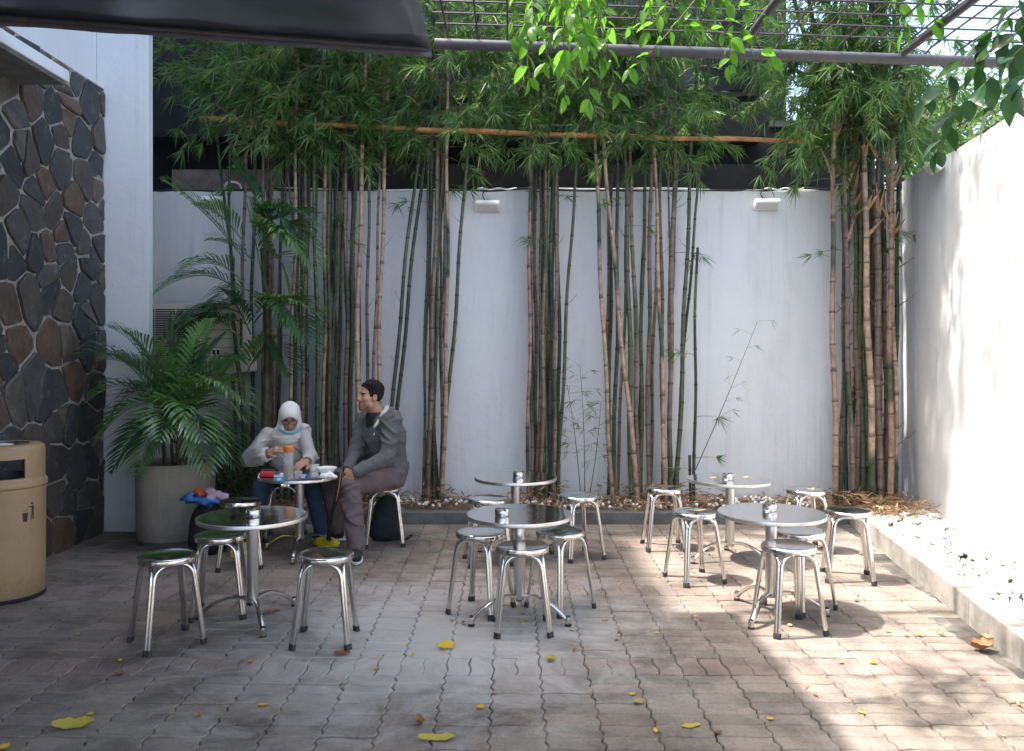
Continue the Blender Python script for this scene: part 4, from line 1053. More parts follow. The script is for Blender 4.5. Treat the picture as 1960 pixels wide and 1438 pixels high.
def vine(lab, strands, me, name='vine', cat='vine', step=.045, sc=(0.75, 1.15), grp=None):
    root = empty(name, strands[0][0]); tag(root, lab, cat, grp)
    for (a, b, bl) in strands:
        a, b = Vector(a), Vector(b); c = a.lerp(b, .5)+Vector(bl); L = (b-a).length; n = max(6, int(L/step)); pts = bez(a, c, b, n)
        off(MB().tube(pts, [.0035*(1-.6*i/(n-1)) for i in range(n)], 5).build('stem', 'vine_stem', smooth=True), root)
        for i in range(1, n):
            tg = (pts[i]-pts[i-1]).normalized(); s = 1 if i % 2 else -1; sd = tg.cross(Vector((0, 1, .2))).normalized()
            d = sd*s*.9+tg*.45+Vector((vr.uniform(-.4, .4), vr.uniform(-.9, .5), -.55-vr.uniform(0, .5)))
            put_leaf(me, pts[i], d.normalized(), root, vr.uniform(*sc))
        put_leaf(me, pts[-1], (pts[-1]-pts[-2]).normalized()+Vector((0, 0, -.4)), root, sc[1])
    return root
D1 = 4.0
vine('bright green leafy vine hanging in a cluster through the trellis mesh', [(P(1030, -60, D1), P(1012, 150, D1-.1), (-.05, 0, .05)), (P(1060, -50, D1), P(1080, 185, D1+.1), (.03, -.1, 0)), (P(1090, -60, D1-.2), P(1128, 190, D1-.15), (.05, 0, 0)),
      (P(1110, -40, D1), P(1178, 180, D1), (.06, 0, .03)), (P(1000, -60, D1-.2), P(985, 70, D1-.1), (-.04, 0, 0)), (P(1050, -50, D1+.3), P(1045, 120, D1+.2), (0, 0, 0)), (P(1130, -60, D1+.2), P(1150, 110, D1+.1), (0, 0, 0)), (P(1075, -60, D1-.3), P(1110, 90, D1-.25), (0, 0, 0)), (P(1020, -70, D1+.1), P(1060, 60, D1+.1), (0, 0, 0))]+[(P(vr.uniform(970, 1200), -70, D1+vr.uniform(-.4, .4)), P(vr.uniform(975, 1215), vr.uniform(0, 110), D1+vr.uniform(-.4, .4)), (0, 0, 0)) for _ in range(9)], VL, sc=(.58, .98))
vine('thin vine spray trailing along the grey trellis pipe', [(P(1330, 0, 4.3), P(1210, 130, 4.3), (-.05, 0, -.1)), (P(1300, 50, 4.3), P(1400, 75, 4.4), (0, 0, .05)), (P(1370, 60, 4.4), P(1475, 110, 4.5), (0, 0, .04)), (P(1295, -20, 4.2), P(1240, 60, 4.3), (0, 0, 0)), (P(1400, 60, 4.45), P(1395, 125, 4.45), (0, 0, 0)), (P(1250, -30, 4.5), P(1330, 60, 4.5), (0, 0, 0))]+[(P(vr.uniform(1180, 1480), -50, 4.5), P(vr.uniform(1180, 1480), vr.uniform(0, 60), 4.5), (0, 0, 0)) for _ in range(7)], VL, sc=(.55, .9))
vine('bright vine tuft on the trellis near its second cross pipe', [(P(1790, -40, 4.6), P(1730, 60, 4.7), (0, 0, .05)), (P(1740, -30, 4.6), P(1790, 40, 4.7), (0, 0, .05)), (P(1700, -40, 4.7), P(1735, 45, 4.7), (0, 0, 0))], VL, sc=(.6, 1.0))
vine('dark leafy branch hanging over the white side wall', [(P(2080, -40, 3.5), P(1775, 190, 3.7), (0, 0, .1)), (P(2060, 40, 3.5), P(1830, 215, 3.6), (0, 0, .08)), (P(2040, 0, 3.5), P(1870, 130, 3.6), (0, 0, .05)), (P(2060, 100, 3.4), P(1900, 210, 3.5), (0, 0, .05)), (P(2060, -60, 3.5), P(1900, 60, 3.6), (0, 0, .05)), (P(2050, 60, 3.3), P(1950, 170, 3.3), (0, 0, .03)), (P(1830, 180, 3.7), P(1795, 290, 3.7), (0, 0, 0)), (P(2060, -100, 3.4), P(1930, 20, 3.4), (0, 0, 0)), (P(2080, 20, 3.3), P(1935, 110, 3.3), (0, 0, .05))], DL, 'leafy_branch', 'branch', step=.05, sc=(.7, 1.05))
# leaf cover on top of the trellis, above the picture: it dapples the paving
g = Leaves()
for k in range(1000):
    cx, cy = vr.choice([(.9, 3.5), (1.5, 3.0), (1.2, 2.3), (.4, 2.6), (1.7, 3.8), (2.1, 2.6), (.7, 3.0)])
    x, y = vr.gauss(cx, .34), vr.gauss(cy, .36)
    if not (-.4 < x < 3.3 and -1 < y < 4.25): continue
    z = trz(x)+vr.uniform(.08, .34); d = Vector((vr.uniform(-1, 1), vr.uniform(-1, 1), vr.uniform(-.5, .3))); g.blade(Vector((x, y, z)), d, vr.uniform(.08, .13), vr.uniform(.022, .034), Vector((vr.uniform(-.4, .4), vr.uniform(-.4, .4), 1)))
o = g.build('vine_cover', 'vine_leaf'); tag(o, 'mass of vine leaves spread over the top of the trellis', 'vine', kind='stuff')

# ------------------------------------------------------------------ trees beyond the side wall, against the sky
def far_tree(lab, x, y, h, r, n, mat='far_leaf', seed=1, tr_=.09):
    t_ = random.Random(seed); root = empty('tree', (x, y, -.05)); tag(root, lab, 'tree', 'trees beyond the walls')
    pts = [(x+.15*math.sin(i*.9+seed), y+.1*math.cos(i), h*.78*i/7) for i in range(8)]
    off(MB().tube(pts, [tr_*(1-.09*i) for i in range(8)], 8).build('trunk', 'palm_stem', smooth=True), root)
    lv = Leaves(); lim = MB(); lim.col = (.08, .07, .05)
    for k in range(26):
        a, z0 = t_.uniform(0, 6.28), t_.uniform(.42, .78)*h; L = t_.uniform(.4, 1.0)*r; p = Vector((x, y, z0)); e = p+Vector((math.cos(a)*L, math.sin(a)*L, t_.uniform(.0, .9)*L))
        lim.tube([p, p.lerp(e, .5)+Vector((0, 0, .1)), e], [.03, .018, .005], 4)
        for j in range(n//26):
            c = p.lerp(e, t_.uniform(.3, 1.05))+Vector((t_.gauss(0, .22), t_.gauss(0, .22), t_.gauss(0, .2)))
            lv.blade(c, Vector((t_.uniform(-1, 1), t_.uniform(-1, 1), t_.uniform(-1, .3))), t_.uniform(.06, .13), t_.uniform(.012, .028))
    tag(off(lim.build('limbs', 'palm_stem'), root), kind='stuff'); tag(off(lv.build('crown', mat), root), kind='stuff')
far_tree('airy green tree behind the corner bamboo against the sky', 4.7, 10.2, 5.4, 1.5, 7000, seed=3)
far_tree('pale green tree above the top of the white side wall', 6.2, 11.5, 6.2, 1.9, 7000, seed=8)
far_tree('tall tree rising over the dark building behind the bamboo', 2.2, 17.2, 11.0, 3.2, 9000, seed=12, tr_=.16)

# ------------------------------------------------------------------ pebbles and dry litter in the beds
pr2 = random.Random(9); g = MB(); sp = []
for k in range(2300):
    y = pr2.uniform(2.6, 7.95); t = pr2.random(); a, b = kerbx(y)+.135, wallx(y)-.015
    sp.append((a+(b-a)*t, y, .105+pr2.uniform(0, .025)))
pebbles(g, sp, .018, .034, pr2)
tag(g.build('white_pebbles', 'pebble', smooth=True), 'bed of white pebbles between kerb and side wall', 'pebbles', kind='stuff')
g = MB(); sp = []
for k in range(420):
    x = pr2.uniform(-2.2, 3.0); sp.append((x, pr2.uniform(7.86, 8.36), .115+pr2.uniform(0, .02)))
pebbles(g, sp, .015, .030, pr2)
tag(g.build('bed_pebbles', 'pebble', smooth=True), 'scattered white pebbles in the bed along the back wall', 'pebbles', kind='stuff')
lv = Leaves()
roots = [PX(p, 8.1) for p in (500, 550, 590, 640, 690, 735, 830, 1035, 1060, 1200, 1230, 1280, 1330)]
for k in range(5200):
    if vr.random() < .62: x = vr.gauss(vr.choice(roots), .16); y = vr.gauss(8.08, .17); hh = .22*math.exp(-((y-8.1)/.2)**2)*vr.random()**2
    else: x = vr.uniform(-2.3, 3.3); y = vr.uniform(7.84, 8.4); hh = 0
    if vr.random() < .30: x = vr.gauss(3.3, .28); y = vr.gauss(7.7, .24); hh = .14*vr.random()**2
    if not (7.74 < y < 8.40) and x < 3.0: continue
    if x > wallx(y)-.02 or (y < 7.82 and x < kerbx(y)+.1) or y > 8.4: continue
    lv.blade(Vector((x, y, .125+hh)), Vector((vr.uniform(-1, 1), vr.uniform(-1, 1), vr.uniform(-.25, .35))), vr.uniform(.06, .16), vr.uniform(.003, .009))
tag(lv.build('leaf_litter', 'dry_litter'), 'dry straw-coloured bamboo litter around the canes', 'litter', kind='stuff')
lv = Leaves()
for k in range(240):       # odd dry blades blown onto paving and pebbles
    x, y = (vr.uniform(-3, 2.4), vr.uniform(3.4, 7.6))
    if vr.random() < .35: y = vr.uniform(7.2, 7.7)
    if x < kerbx(y)-.05: lv.blade(Vector((x, y, .007)), Vector((vr.uniform(-1, 1), vr.uniform(-1, 1), .03)), vr.uniform(.03, .10), vr.uniform(.0015, .004), Vector((0, 0, 1)), 0)
tag(lv.build('straw_bits', 'dry_litter'), 'tiny dry straw bits scattered over the paving', 'litter', kind='stuff')

# ------------------------------------------------------------------ fallen leaves lying on the paving
def fallen(px, py, L, wd, mat, rz, lab, curl=.2, holes=False, z=0.004, grp=None, d=None, roll=0.0):
    r = random.Random(int(px*7+py)); n = 9; v, f = [], []
    for i in range(n):
        t = i/(n-1); ww = wd*(math.sin(math.pi*min(1, max(0, .04+.93*t)))**.7)*(1+.30*r.uniform(-1, 1)); bend = curl*L*(t-.5)**2*1.6
        v += [(t*L-L/2, -ww, bend+abs(curl)*ww*.9+r.uniform(0, .004)), (t*L-L/2, 0, bend*.6+.001), (t*L-L/2, ww*(.8 if holes and i in (4, 5) else 1), bend+abs(curl)*ww*1.1+r.uniform(0, .004))]
    for i in range(n-1):
        for k in range(2): f.append((3*i+k, 3*i+3+k, 3*i+4+k, 3*i+1+k))
    g = MB(); g.add(v, f); o = g.build('fallen_leaf', mat, smooth=True)
    d = FPX*(EYE-z)/(py-HOR) if d is None else d
    o.location = (PX(px, d), d, z); o.rotation_euler = (roll, 0, rz); o.location.z += wd*abs(math.sin(roll))*1.1; tag(o, lab, 'leaf', grp or 'fallen leaves'); return o
fallen(140, 1391, .165, .034, 'olive_leaf', .22, 'large olive-yellow fallen leaf with ragged edge on dark paving', .16, True, roll=.3)
fallen(836, 1416, .15, .026, 'olive_leaf', .02, 'long yellow-green fallen leaf lying by a curled brown leaf', .14, True, roll=.25)
fallen(855, 1240, .10, .032, 'yellow_leaf', .55, 'broad bright yellow fallen leaf in front of the shaded stools', .2, roll=.3)
fallen(803, 1386, .075, .024, 'brown_leaf', 1.9, 'curled rust-brown fallen leaf standing on edge above the yellow-green leaf', .9)
fallen(1323, 1390, .085, .022, 'olive_leaf', .2, 'pale yellow-green fallen leaf near the edge of the sunlight', .12)
fallen(1223, 1344, .055, .018, 'straw_leaf', .7, 'two-tone straw fallen leaf on the shaded paving', .25)
fallen(1880, 1243, .13, .045, 'brown_leaf', .1, 'large dry brown fallen leaf at the foot of the side kerb', .75)
fallen(1890, 1228, .07, .03, 'straw_leaf', 2.2, 'pale crumpled leaf behind the large dry brown leaf at the kerb', .9)
fallen(1055, 1265, .06, .024, 'olive_leaf', 2.0, 'curled grey-green fallen leaf in front of the shaded stools', .7)
fallen(655, 1252, .085, .028, 'brown_leaf', 0.0, 'brown fallen leaf beside the foot of the lone stool', .3)
fallen(1374, 1404, .04, .015, 'brown_leaf', .3, 'small russet leaf next to the pale yellow-green leaf', .4)
fallen(1671, 1269, .035, .016, 'yellow_leaf', .4, 'small bright yellow leaf in the sunlight', .1)
fallen(1475, 1376, .032, .014, 'yellow_leaf', .8, 'small bright yellow leaf on shaded paving at the shadow edge', .1)
fallen(920, 1355, .042, .017, 'yellow_leaf', .3, 'small folded yellow leaf alone on the shaded paving', .3)
fallen(174, 1367, .032, .013, 'yellow_leaf', .9, 'small yellow leaf just above the large olive-yellow leaf', .1)
fallen(6, 1432, .06, .022, 'yellow_leaf', 1.2, 'yellow leaf on dark paving below the litter bin', .2)
fallen(505, 1350, .05, .012, 'yellow_leaf', .3, 'slim yellow leaf on the dark paving', .2)
fallen(520, 1172, .09, .028, 'brown_leaf', .2, 'brown leaf under the table that reflects palm leaves', .3)
sm = [(946, 1327), (653, 1312), (378, 1372), (730, 1257), (500, 1220), (1158, 1190), (1000, 1175), (995, 1190), (1008, 1190), (1185, 1210), (1095, 1207), (790, 1255), (1258, 1212), (1340, 1187), (1512, 1197), (1255, 1400), (1700, 1210), (1735, 1218), (1800, 1215), (1760, 1217), (1610, 1268), (1880, 1300), (1950, 1350), (1650, 1365), (1920, 1410), (1640, 1150), (1437, 1080), (1260, 1105), (865, 1188), (887, 1193), (720, 1280), (230, 1265), (480, 1268), (230, 1290), (150, 1215), (560, 1190), (1330, 1180), (1560, 1330), (1490, 1080), (1210, 1330), (1180, 1225), (1100, 1245), (615, 1170)]
NEAR = [(TABLES[0][0], 'under the shaded table with three close stools'), (TABLES[1][0], 'by the shaded table before the bamboo clump'), (TABLES[2][0], 'by the sunlit table'), (TABLES[3][0], 'by the leaf-strewn table'), (TABLES[4][0], 'by the table reflecting palm leaves'),
        ((-1.03, 4.61), 'beside the lone stool'), ((-3.3, 5.44), 'near the litter bin'), ((kerbx(5), 5), 'near the side kerb'), ((kerbx(4.2), 4.2), 'near the side kerb'), ((.1, 4.3), 'in front of the shaded stools'), ((-1.7, 4.1), 'in front of the stools by the litter bin'), ((1.1, 4.2), 'at the edge of the awning shadow'), ((1.1, 3.6), 'at the edge of the awning shadow'), ((2.0, 4.0), 'in the leaf-dappled sunlight'), ((-.5, 3.7), 'on the open shaded paving'), ((.5, 3.7), 'on the open shaded paving'), ((1.9, 3.5), 'in the leaf-dappled sunlight')]
for i, (px, py) in enumerate(sm):
    m_ = ('straw_leaf', 'brown_leaf', 'straw_leaf', 'yellow_leaf')[i % 4]; d_ = FPX*EYE/(py-HOR); x_ = PX(px, d_)
    wh = min(NEAR, key=lambda n: math.dist(n[0], (x_, d_)))[1]; lab = 'tiny '+{'straw_leaf': 'dry straw-coloured', 'brown_leaf': 'dry brown', 'yellow_leaf': 'yellow'}[m_]+' leaf '+wh
    fallen(px, py, vr.uniform(.022, .045), vr.uniform(.007, .014), m_, vr.uniform(0, 6), lab, vr.uniform(.1, .7), grp=lab)
for (px, py, z, L, lab, yv) in [(1366, 917, TZ+.002, .06, 'dry straw-coloured leaf left of the ashtray on the leaf-strewn table', 6.40), (1428, 916, TZ+.002, .045, 'dry pale leaf right of the ashtray on the leaf-strewn table', 6.42), (1338, 980, SZ+.002, .09, 'dry leaf lying on a sunlit stool seat', 5.80), (1553, 934, SZ+.003, .07, 'pale leaf lying on the stool before the corner bamboo', 6.68)]:
    fallen(px, py, L, .011, 'straw_leaf', .1, lab, .12, z=z, d=yv)

# ================================================================== PEOPLE (smooth implicit surfaces meshed as one skin each)
def V3(*a): return np.array(a, dtype=np.float64)
def nrm(v): v = np.asarray(v, float); return v/np.linalg.norm(v)
def cone(a, b, r1, r2):
    a, b = np.asarray(a, float), np.asarray(b, float); ba = b-a; L2 = ba @ ba
    def f(p):
        t = np.clip(((p-a) @ ba)/L2, 0, 1)
        return np.linalg.norm(p-a-t[:, None]*ba, axis=1)-(r1+(r2-r1)*t)
    return f
def ell(c, rad, fr=None):
    c, rad = np.asarray(c, float), np.asarray(rad, float); M = np.eye(3) if fr is None else np.array(fr, float)
    def f(p):
        q = (p-c) @ M.T; k0 = np.linalg.norm(q/rad, axis=1); k1 = np.linalg.norm(q/rad**2, axis=1)+1e-9
        return k0*(k0-1)/k1
    return f
def su(a, b, k):
    h = np.clip(.5+.5*(b-a)/k, 0, 1); return b*(1-h)+a*h-k*h*(1-h)
def union(fs, k=.03):
    def f(p):
        d = fs[0](p)
        for g in fs[1:]: d = su(d, g(p), k)
        return d
    return f
def sub(f, g, k=.01): return lambda p: -su(-f(p), g(p), k)
_lat = nrng.random((32, 32, 32))
def vno(p):
    i = np.floor(p).astype(int); t = p-i; t = t*t*(3-2*t); i &= 31; j = (i+1) & 31; o = 0
    for a in (0, 1):
        for b in (0, 1):
            for c in (0, 1):
                w = (t[:, 0] if a else 1-t[:, 0])*(t[:, 1] if b else 1-t[:, 1])*(t[:, 2] if c else 1-t[:, 2])
                o = o+w*_lat[(j if a else i)[:, 0], (j if b else i)[:, 1], (j if c else i)[:, 2]]
    return o
def folds(f, amp, fr=(38, 22, 30), ph=0.0, f2=None):
    def h(p):
        q = p+.05*np.stack([vno(p*7+ph), vno(p*7+ph+31.7), vno(p*7+ph+57.1)], 1)
        a = q @ np.array([[.80, .0, .60], [.0, 1., .0], [-.60, .0, .80]]); b = q @ np.array([[.86, .0, -.50], [.1, 1., .1], [.50, .0, .86]])
        r1 = (1-np.abs(2*vno(a*np.array((5., 6., 19.))+ph*3)-1))**2; r2 = (1-np.abs(2*vno(b*np.array((6., 7., 27.))+ph*5)-1))**2
        m = np.clip(vno(p*6+ph+9)*2.6-.75, 0, 1); m2 = np.clip(vno(p*7+ph+19)*2.6-.8, 0, 1)
        return f(p)-amp*(1.5*r1*m+1.2*r2*m2-.5)
    return h
def mesh_sdf(f, lo, hi, h):
    lo, hi = np.asarray(lo, float), np.asarray(hi, float); B = 8
    nb = np.ceil((hi-lo)/(h*B)).astype(int); n = nb*B
    F = np.empty(tuple(n), np.float32)
    ci = np.stack(np.meshgrid(*[np.arange(k) for k in nb], indexing='ij'), -1).reshape(-1, 3)
    cd = f(lo+(ci*B+B/2-.5)*h)
    big = np.repeat(np.repeat(np.repeat(cd.reshape(nb), B, 0), B, 1), B, 2); F[:] = big
    act = ci[np.abs(cd) < h*B*1.35+.02]
    loc = np.stack(np.meshgrid(*[np.arange(B)]*3, indexing='ij'), -1).reshape(-1, 3)
    for s in range(0, len(act), 400):
        idx = (act[s:s+400, None, :]*B+loc[None]).reshape(-1, 3)
        F[idx[:, 0], idx[:, 1], idx[:, 2]] = f(lo+idx*h)
    I = F < 0
    # naive surface nets
    cnt = np.zeros(tuple(n-1), np.int8)
    for dx in (0, 1):
        for dy in (0, 1):
            for dz in (0, 1): cnt += I[dx:n[0]-1+dx, dy:n[1]-1+dy, dz:n[2]-1+dz]
    cells = np.argwhere((cnt > 0) & (cnt < 8)); vid = -np.ones(tuple(n-1), np.int64); vid[tuple(cells.T)] = np.arange(len(cells))
    acc = np.zeros((len(cells), 3)); num = np.zeros(len(cells))
    cor = [(0, 0, 0), (1, 0, 0), (0, 1, 0), (1, 1, 0), (0, 0, 1), (1, 0, 1), (0, 1, 1), (1, 1, 1)]
    for i in range(8):
        for ax in range(3):
            a = np.array(cor[i])
            if a[ax]: continue
            b = a.copy(); b[ax] = 1
            fa = F[tuple((cells+a).T)]; fb = F[tuple((cells+b).T)]; m = (fa < 0) != (fb < 0)
            t = np.where(m, fa/np.where(m, fa-fb, 1), 0); acc[m] += (a+(b-a)*t[:, None])[m]; num[m] += 1
    verts = lo+(cells+acc/num[:, None])*h
    quads = []
    for ax in range(3):
        u, w = (ax+1) % 3, (ax+2) % 3
        sl = [slice(None)]*3; s0 = list(sl); s1 = list(sl); s0[ax] = slice(0, -1); s1[ax] = slice(1, None)
        A_, B_ = I[tuple(s0)], I[tuple(s1)]
        e = np.argwhere(A_ != B_)
        ok = (e[:, u] > 0) & (e[:, w] > 0) & (e[:, u] < n[u]-1) & (e[:, w] < n[w]-1); e = e[ok]
        def g(du, dw):
            c = e.copy(); c[:, u] += du; c[:, w] += dw; return vid[tuple(c.T)]
        q = np.stack([g(-1, -1), g(0, -1), g(0, 0), g(-1, 0)], 1)
        flip = ~A_[tuple(e.T)]; q[flip] = q[flip][:, ::-1]; quads.append(q)
    q = np.concatenate(quads); q = q[(q >= 0).all(1)]
    return verts, q
def np_mesh(name, verts, quads, mat, parent, col=None):
    me = bpy.data.meshes.new(name); me.vertices.add(len(verts)); me.vertices.foreach_set('co', verts.astype(np.float32).ravel())
    me.loops.add(len(quads)*4); me.loops.foreach_set('vertex_index', quads.ravel().astype(np.int32))
    me.polygons.add(len(quads)); me.polygons.foreach_set('loop_start', np.arange(0, len(quads)*4, 4, dtype=np.int32))
    me.update(calc_edges=True); me.validate()
    me.polygons.foreach_set('use_smooth', [True]*len(me.polygons)); me.materials.append(MATS[mat])
    if col is not None:
        a = me.color_attributes.new('Col', 'FLOAT_COLOR', 'POINT'); a.data.foreach_set('color', np.c_[col, np.ones(len(col))].astype(np.float32).ravel())
    o = bpy.data.objects.new(name, me); COL.objects.link(o)
    if parent is not None: off(o, parent)
    return o
def frame(F, up=(0, 0, 1)):
    F = nrm(F); L = nrm(np.cross(up, F)); U = np.cross(F, L); return F, L, U

def head_prims(c, fr, s=1.0):
    F, L, U = fr; X = lambda a, b, d: c+(F*a+L*b+U*d)*s; M = np.array([F, L, U])
    E = lambda a, b, d, r: ell(X(a, b, d), np.array(r)*s, M)
    pr_ = [E(-.012, 0, .035, (.098, .077, .098)), E(.026, 0, -.045, (.070, .057, .080)), cone(X(.066, -.014, -.108), X(.066, .014, -.108), .024*s, .024*s),
           cone(X(.030, -.045, -.075), X(.030, .045, -.075), .028*s, .028*s), cone(X(.052, -.043, -.025), X(.052, .043, -.025), .026*s, .026*s)]
    f = union(pr_, .03*s)
    det = [cone(X(.084, 0, .012), X(.108, 0, -.034), .010*s, .0135*s), cone(X(.094, -.011, -.038), X(.094, .011, -.038), .0095*s, .0095*s),
           cone(X(.080, -.034, .026), X(.080, .034, .026), .0105*s, .0105*s), cone(X(.084, -.017, -.072), X(.084, .017, -.072), .0085*s, .0085*s), cone(X(.082, -.015, -.083), X(.082, .015, -.083), .0085*s, .0085*s)]
    f = union([f]+det, .012*s)
    for sg in (-1, 1): f = sub(f, ell(X(.098, sg*.031, .004), np.array((.020, .017, .011))*s, M), .012*s)
    eye = [ell(X(.074, sg*.031, .003), np.array((.0125, .013, .0105))*s, M) for sg in (-1, 1)]
    f = union([f]+eye, .004*s)
    ears = [sub(ell(X(-.012, sg*.079, -.008), np.array((.021, .010, .033))*s, M), ell(X(-.006, sg*.090, -.004), np.array((.012, .008, .019))*s, M), .006*s) for sg in (-1, 1)]
    return union([f]+ears, .008*s), X, M
def hand_prims(w, d, nr, side, curl=.5, s=1.0, grip=None):
    """palm plus five bent fingers; nr = back of hand"""
    d = nrm(d); nr = nrm(nr-d*(nr @ d)); a = np.cross(d, nr)*side      # a points to the thumb side
    out = [ell(w+d*.048*s, (.050*s, .040*s, .016*s), np.array([d, a, nr])), cone(w-d*.01, w+d*.02*s, .026*s, .028*s)]
    fing = []
    for k, (o, L) in enumerate(((.030, .92), (.010, 1.0), (-.010, .95), (-.029, .76))):
        p = w+d*(.082 if k != 3 else .074)*s+a*o*s; dd = d.copy(); c = curl*(1.0+.12*k)
        for j, seg in enumerate((.042, .026, .022)):
            ang = c*(.55 if j == 0 else .85); dd = nrm(dd*math.cos(ang)-nrm(nr-dd*(nr @ dd))*math.sin(ang)); q = p+dd*seg*L*s
            fing.append(cone(p, q, (.0095-.001*j)*s, (.0087-.001*j)*s)); p = q
    p = w+d*.022*s+a*.030*s; q = p+nrm(d*.7+a*.7-nr*.25)*.040*s; r = q+nrm(d*.95+a*.15-nr*.45)*.030*s
    fing += [cone(p, q, .013*s, .0105*s), cone(q, r, .0105*s, .0085*s)]
    palm = union(out, .02)
    return lambda pt: su(palm(pt), union(fing, .004)(pt), .008)
def sitting(arms_hands, skel, hf):
    """thin body under the clothes, joined with head and hands"""
    return union([union(skel, .03), hf]+arms_hands, .012)

# ---------------------------------------------------------------- the man in the grey hoodie
mroot = empty('person', (-1.06, 6.88, 0)); tag(mroot, 'man in grey hooded jacket and mauve trousers sitting sideways on a stool, looking up', 'person')
pel = V3(-1.045, 6.90, .575); lhip, rhip = V3(-.985, 6.83, .56), V3(-1.105, 6.965, .56)
lkn, rkn = V3(-1.255, 6.475, .545), V3(-1.50, 6.84, .555); lan, ran = V3(-1.195, 6.40, .10), V3(-1.47, 7.02, .10)
chest = V3(-1.065, 6.86, .90); lsh, rsh = V3(-.955, 6.70, 1.035), V3(-1.225, 6.965, 1.025); neck = V3(-1.095, 6.825, 1.085)
lel, rel = V3(-.985, 6.59, .745), V3(-1.29, 6.88, .735); lwr, rwr = V3(-1.205, 6.455, .665), V3(-1.30, 6.60, .655)
hc = V3(-1.150, 6.785, 1.222); HF = frame((-.86, -.52, .10))
hf, HX, HM = head_prims(hc, HF, .93)
nk = cone(HX(-.018, 0, -.05), neck+V3(0, .0, -.06), .054, .062)
lh = hand_prims(lwr+V3(-.012, -.004, -.012), (-.62, -.08, -.62), V3(-.15, -.8, .45), 1, .45)
rh = hand_prims(rwr+V3(.005, -.012, -.01), (.10, -.75, -.55), V3(-.75, -.2, .6), -1, .5)
skel = [cone(pel, chest, .10, .10), cone(chest, neck, .09, .05), cone(lsh, rsh, .045, .045), cone(lsh, lel, .04, .034), cone(lel, lwr, .034, .025), cone(rsh, rel, .04, .034), cone(rel, rwr, .034, .025),
        cone(lhip, lkn, .07, .05), cone(lkn, lan, .048, .035), cone(rhip, rkn, .07, .05), cone(rkn, ran, .048, .035), cone(lan-V3(0, 0, .04), lan+V3(.018, -.08, -.064), .028, .018), cone(ran-V3(0, 0, .04), ran+V3(-.08, -.01, -.064), .028, .018), nk]
body = union([union(skel, .03), hf, lh, rh], .010)
v, q = mesh_sdf(body, (-1.72, 6.15, -.02), (-.82, 7.15, 1.42), .0045)
def head_cols(v, c, F_, s, skin, lip, stubble=None, brow=True):
    F, L, U = F_; d = (v-c)/s; f, l, u = d @ F, d @ L, d @ U; col = np.tile(np.array(skin), (len(v), 1)); inh = (np.linalg.norm(d, axis=1) < .19) & (f > .03)
    al = np.abs(l)
    if stubble is not None:
        m = inh & (u < -.055) & (u > -.15) & ~((u > -.068) & (al > .03)); col[m] = col[m]*.55+np.array(stubble)*.45
        m = inh & (u < -.052) & (u > -.064) & (al < .028); col[m] = np.array(stubble)*.7+col[m]*.3
    m = inh & (u < -.066) & (u > -.089) & (al < .023) & (f > .066); col[m] = lip
    m = inh & (np.abs(u-.004) < .0105) & (np.abs(al-.031) < .0145) & (f > .06); col[m] = np.array(skin)*.55
    m = inh & (np.abs(u-.003) < .0060) & (np.abs(al-.031) < .0120) & (f > .06); col[m] = (.26, .22, .19)
    m = inh & (np.abs(u-.003) < .0064) & (np.abs(al-.030) < .0055) & (f > .06); col[m] = (.02, .012, .01)
    m = inh & (np.abs(u-.010) < .0022) & (np.abs(al-.031) < .0150) & (f > .06); col[m] = (.03, .02, .016)
    if brow: m = inh & (np.abs(u-.0245+.10*(al-.03)**1*0.5) < .0055) & (al > .010) & (al < .050) & (f > .05); col[m] = (.018, .013, .011)
    return col
col = head_cols(v, hc, HF, .93, (.43, .235, .15), (.32, .13, .105), (.11, .07, .055))
np_mesh('body', v, q, 'skin', mroot, col)
# hair
M_ = HM; hs = .93
def hair_f(p):
    d = (p-hc)/hs; f, l, u = d @ HF[0], d @ HF[1], d @ HF[2]
    e = ell(HX(-.015, 0, .040), np.array((.105, .0835, .105))*hs, M_)(p)
    g = np.interp(f, [-.12, -.07, -.035, -.015, .012, .030, .045, .070, .11], [-.085, -.075, -.03, -.005, .0, -.005, .045, .080, .088])
    top = .006*np.sin(f*170+np.sin(l*120)*1.5)*np.sin(l*150+u*60)+.004*np.sin(f*310+l*240)
    return np.maximum(e-top*hs*np.clip((u-.02)/.05, .15, 1)-.004*np.clip((u-.06)/.04, 0, 1), (g-u)*hs*.75)
v, q = mesh_sdf(hair_f, hc-.16, hc+.17, .004); np_mesh('hair', v, q, 'hair_black', mroot)
# clothes
tee = union([cone(chest+V3(-.015, -.02, .0), neck+V3(-.02, -.02, -.03), .112, .078), cone(pel, chest+V3(-.01, -.015, 0), .12, .115)], .03)
tee = sub(tee, ell(neck+V3(-.02, -.02, .035), (.075, .075, .04)), .01)
v, q = mesh_sdf(tee, (-1.35, 6.6, .45), (-.85, 7.1, 1.16), .007); np_mesh('t_shirt', v, q, 'black_cloth', mroot)
fw = nrm(V3(-.70, -.71, 0))
hood_core = union([cone(pel+V3(.02, .02, -.02), chest, .150, .155), cone(chest, neck+V3(.01, .01, -.06), .150, .095), cone(lsh+V3(-.02, .02, -.01), rsh+V3(.02, -.02, -.01), .075, .075), ell(chest+V3(.03, .03, -.02), (.155, .155, .20)), ell(pel+V3(.03, .03, .05), (.165, .165, .11))], .05)
sleeve_l = union([cone(lsh, lel, .076, .064), cone(lel, lwr, .064, .043)], .025); sleeve_r = union([cone(rsh, rel, .074, .062), cone(rel, rwr, .062, .043)], .025)
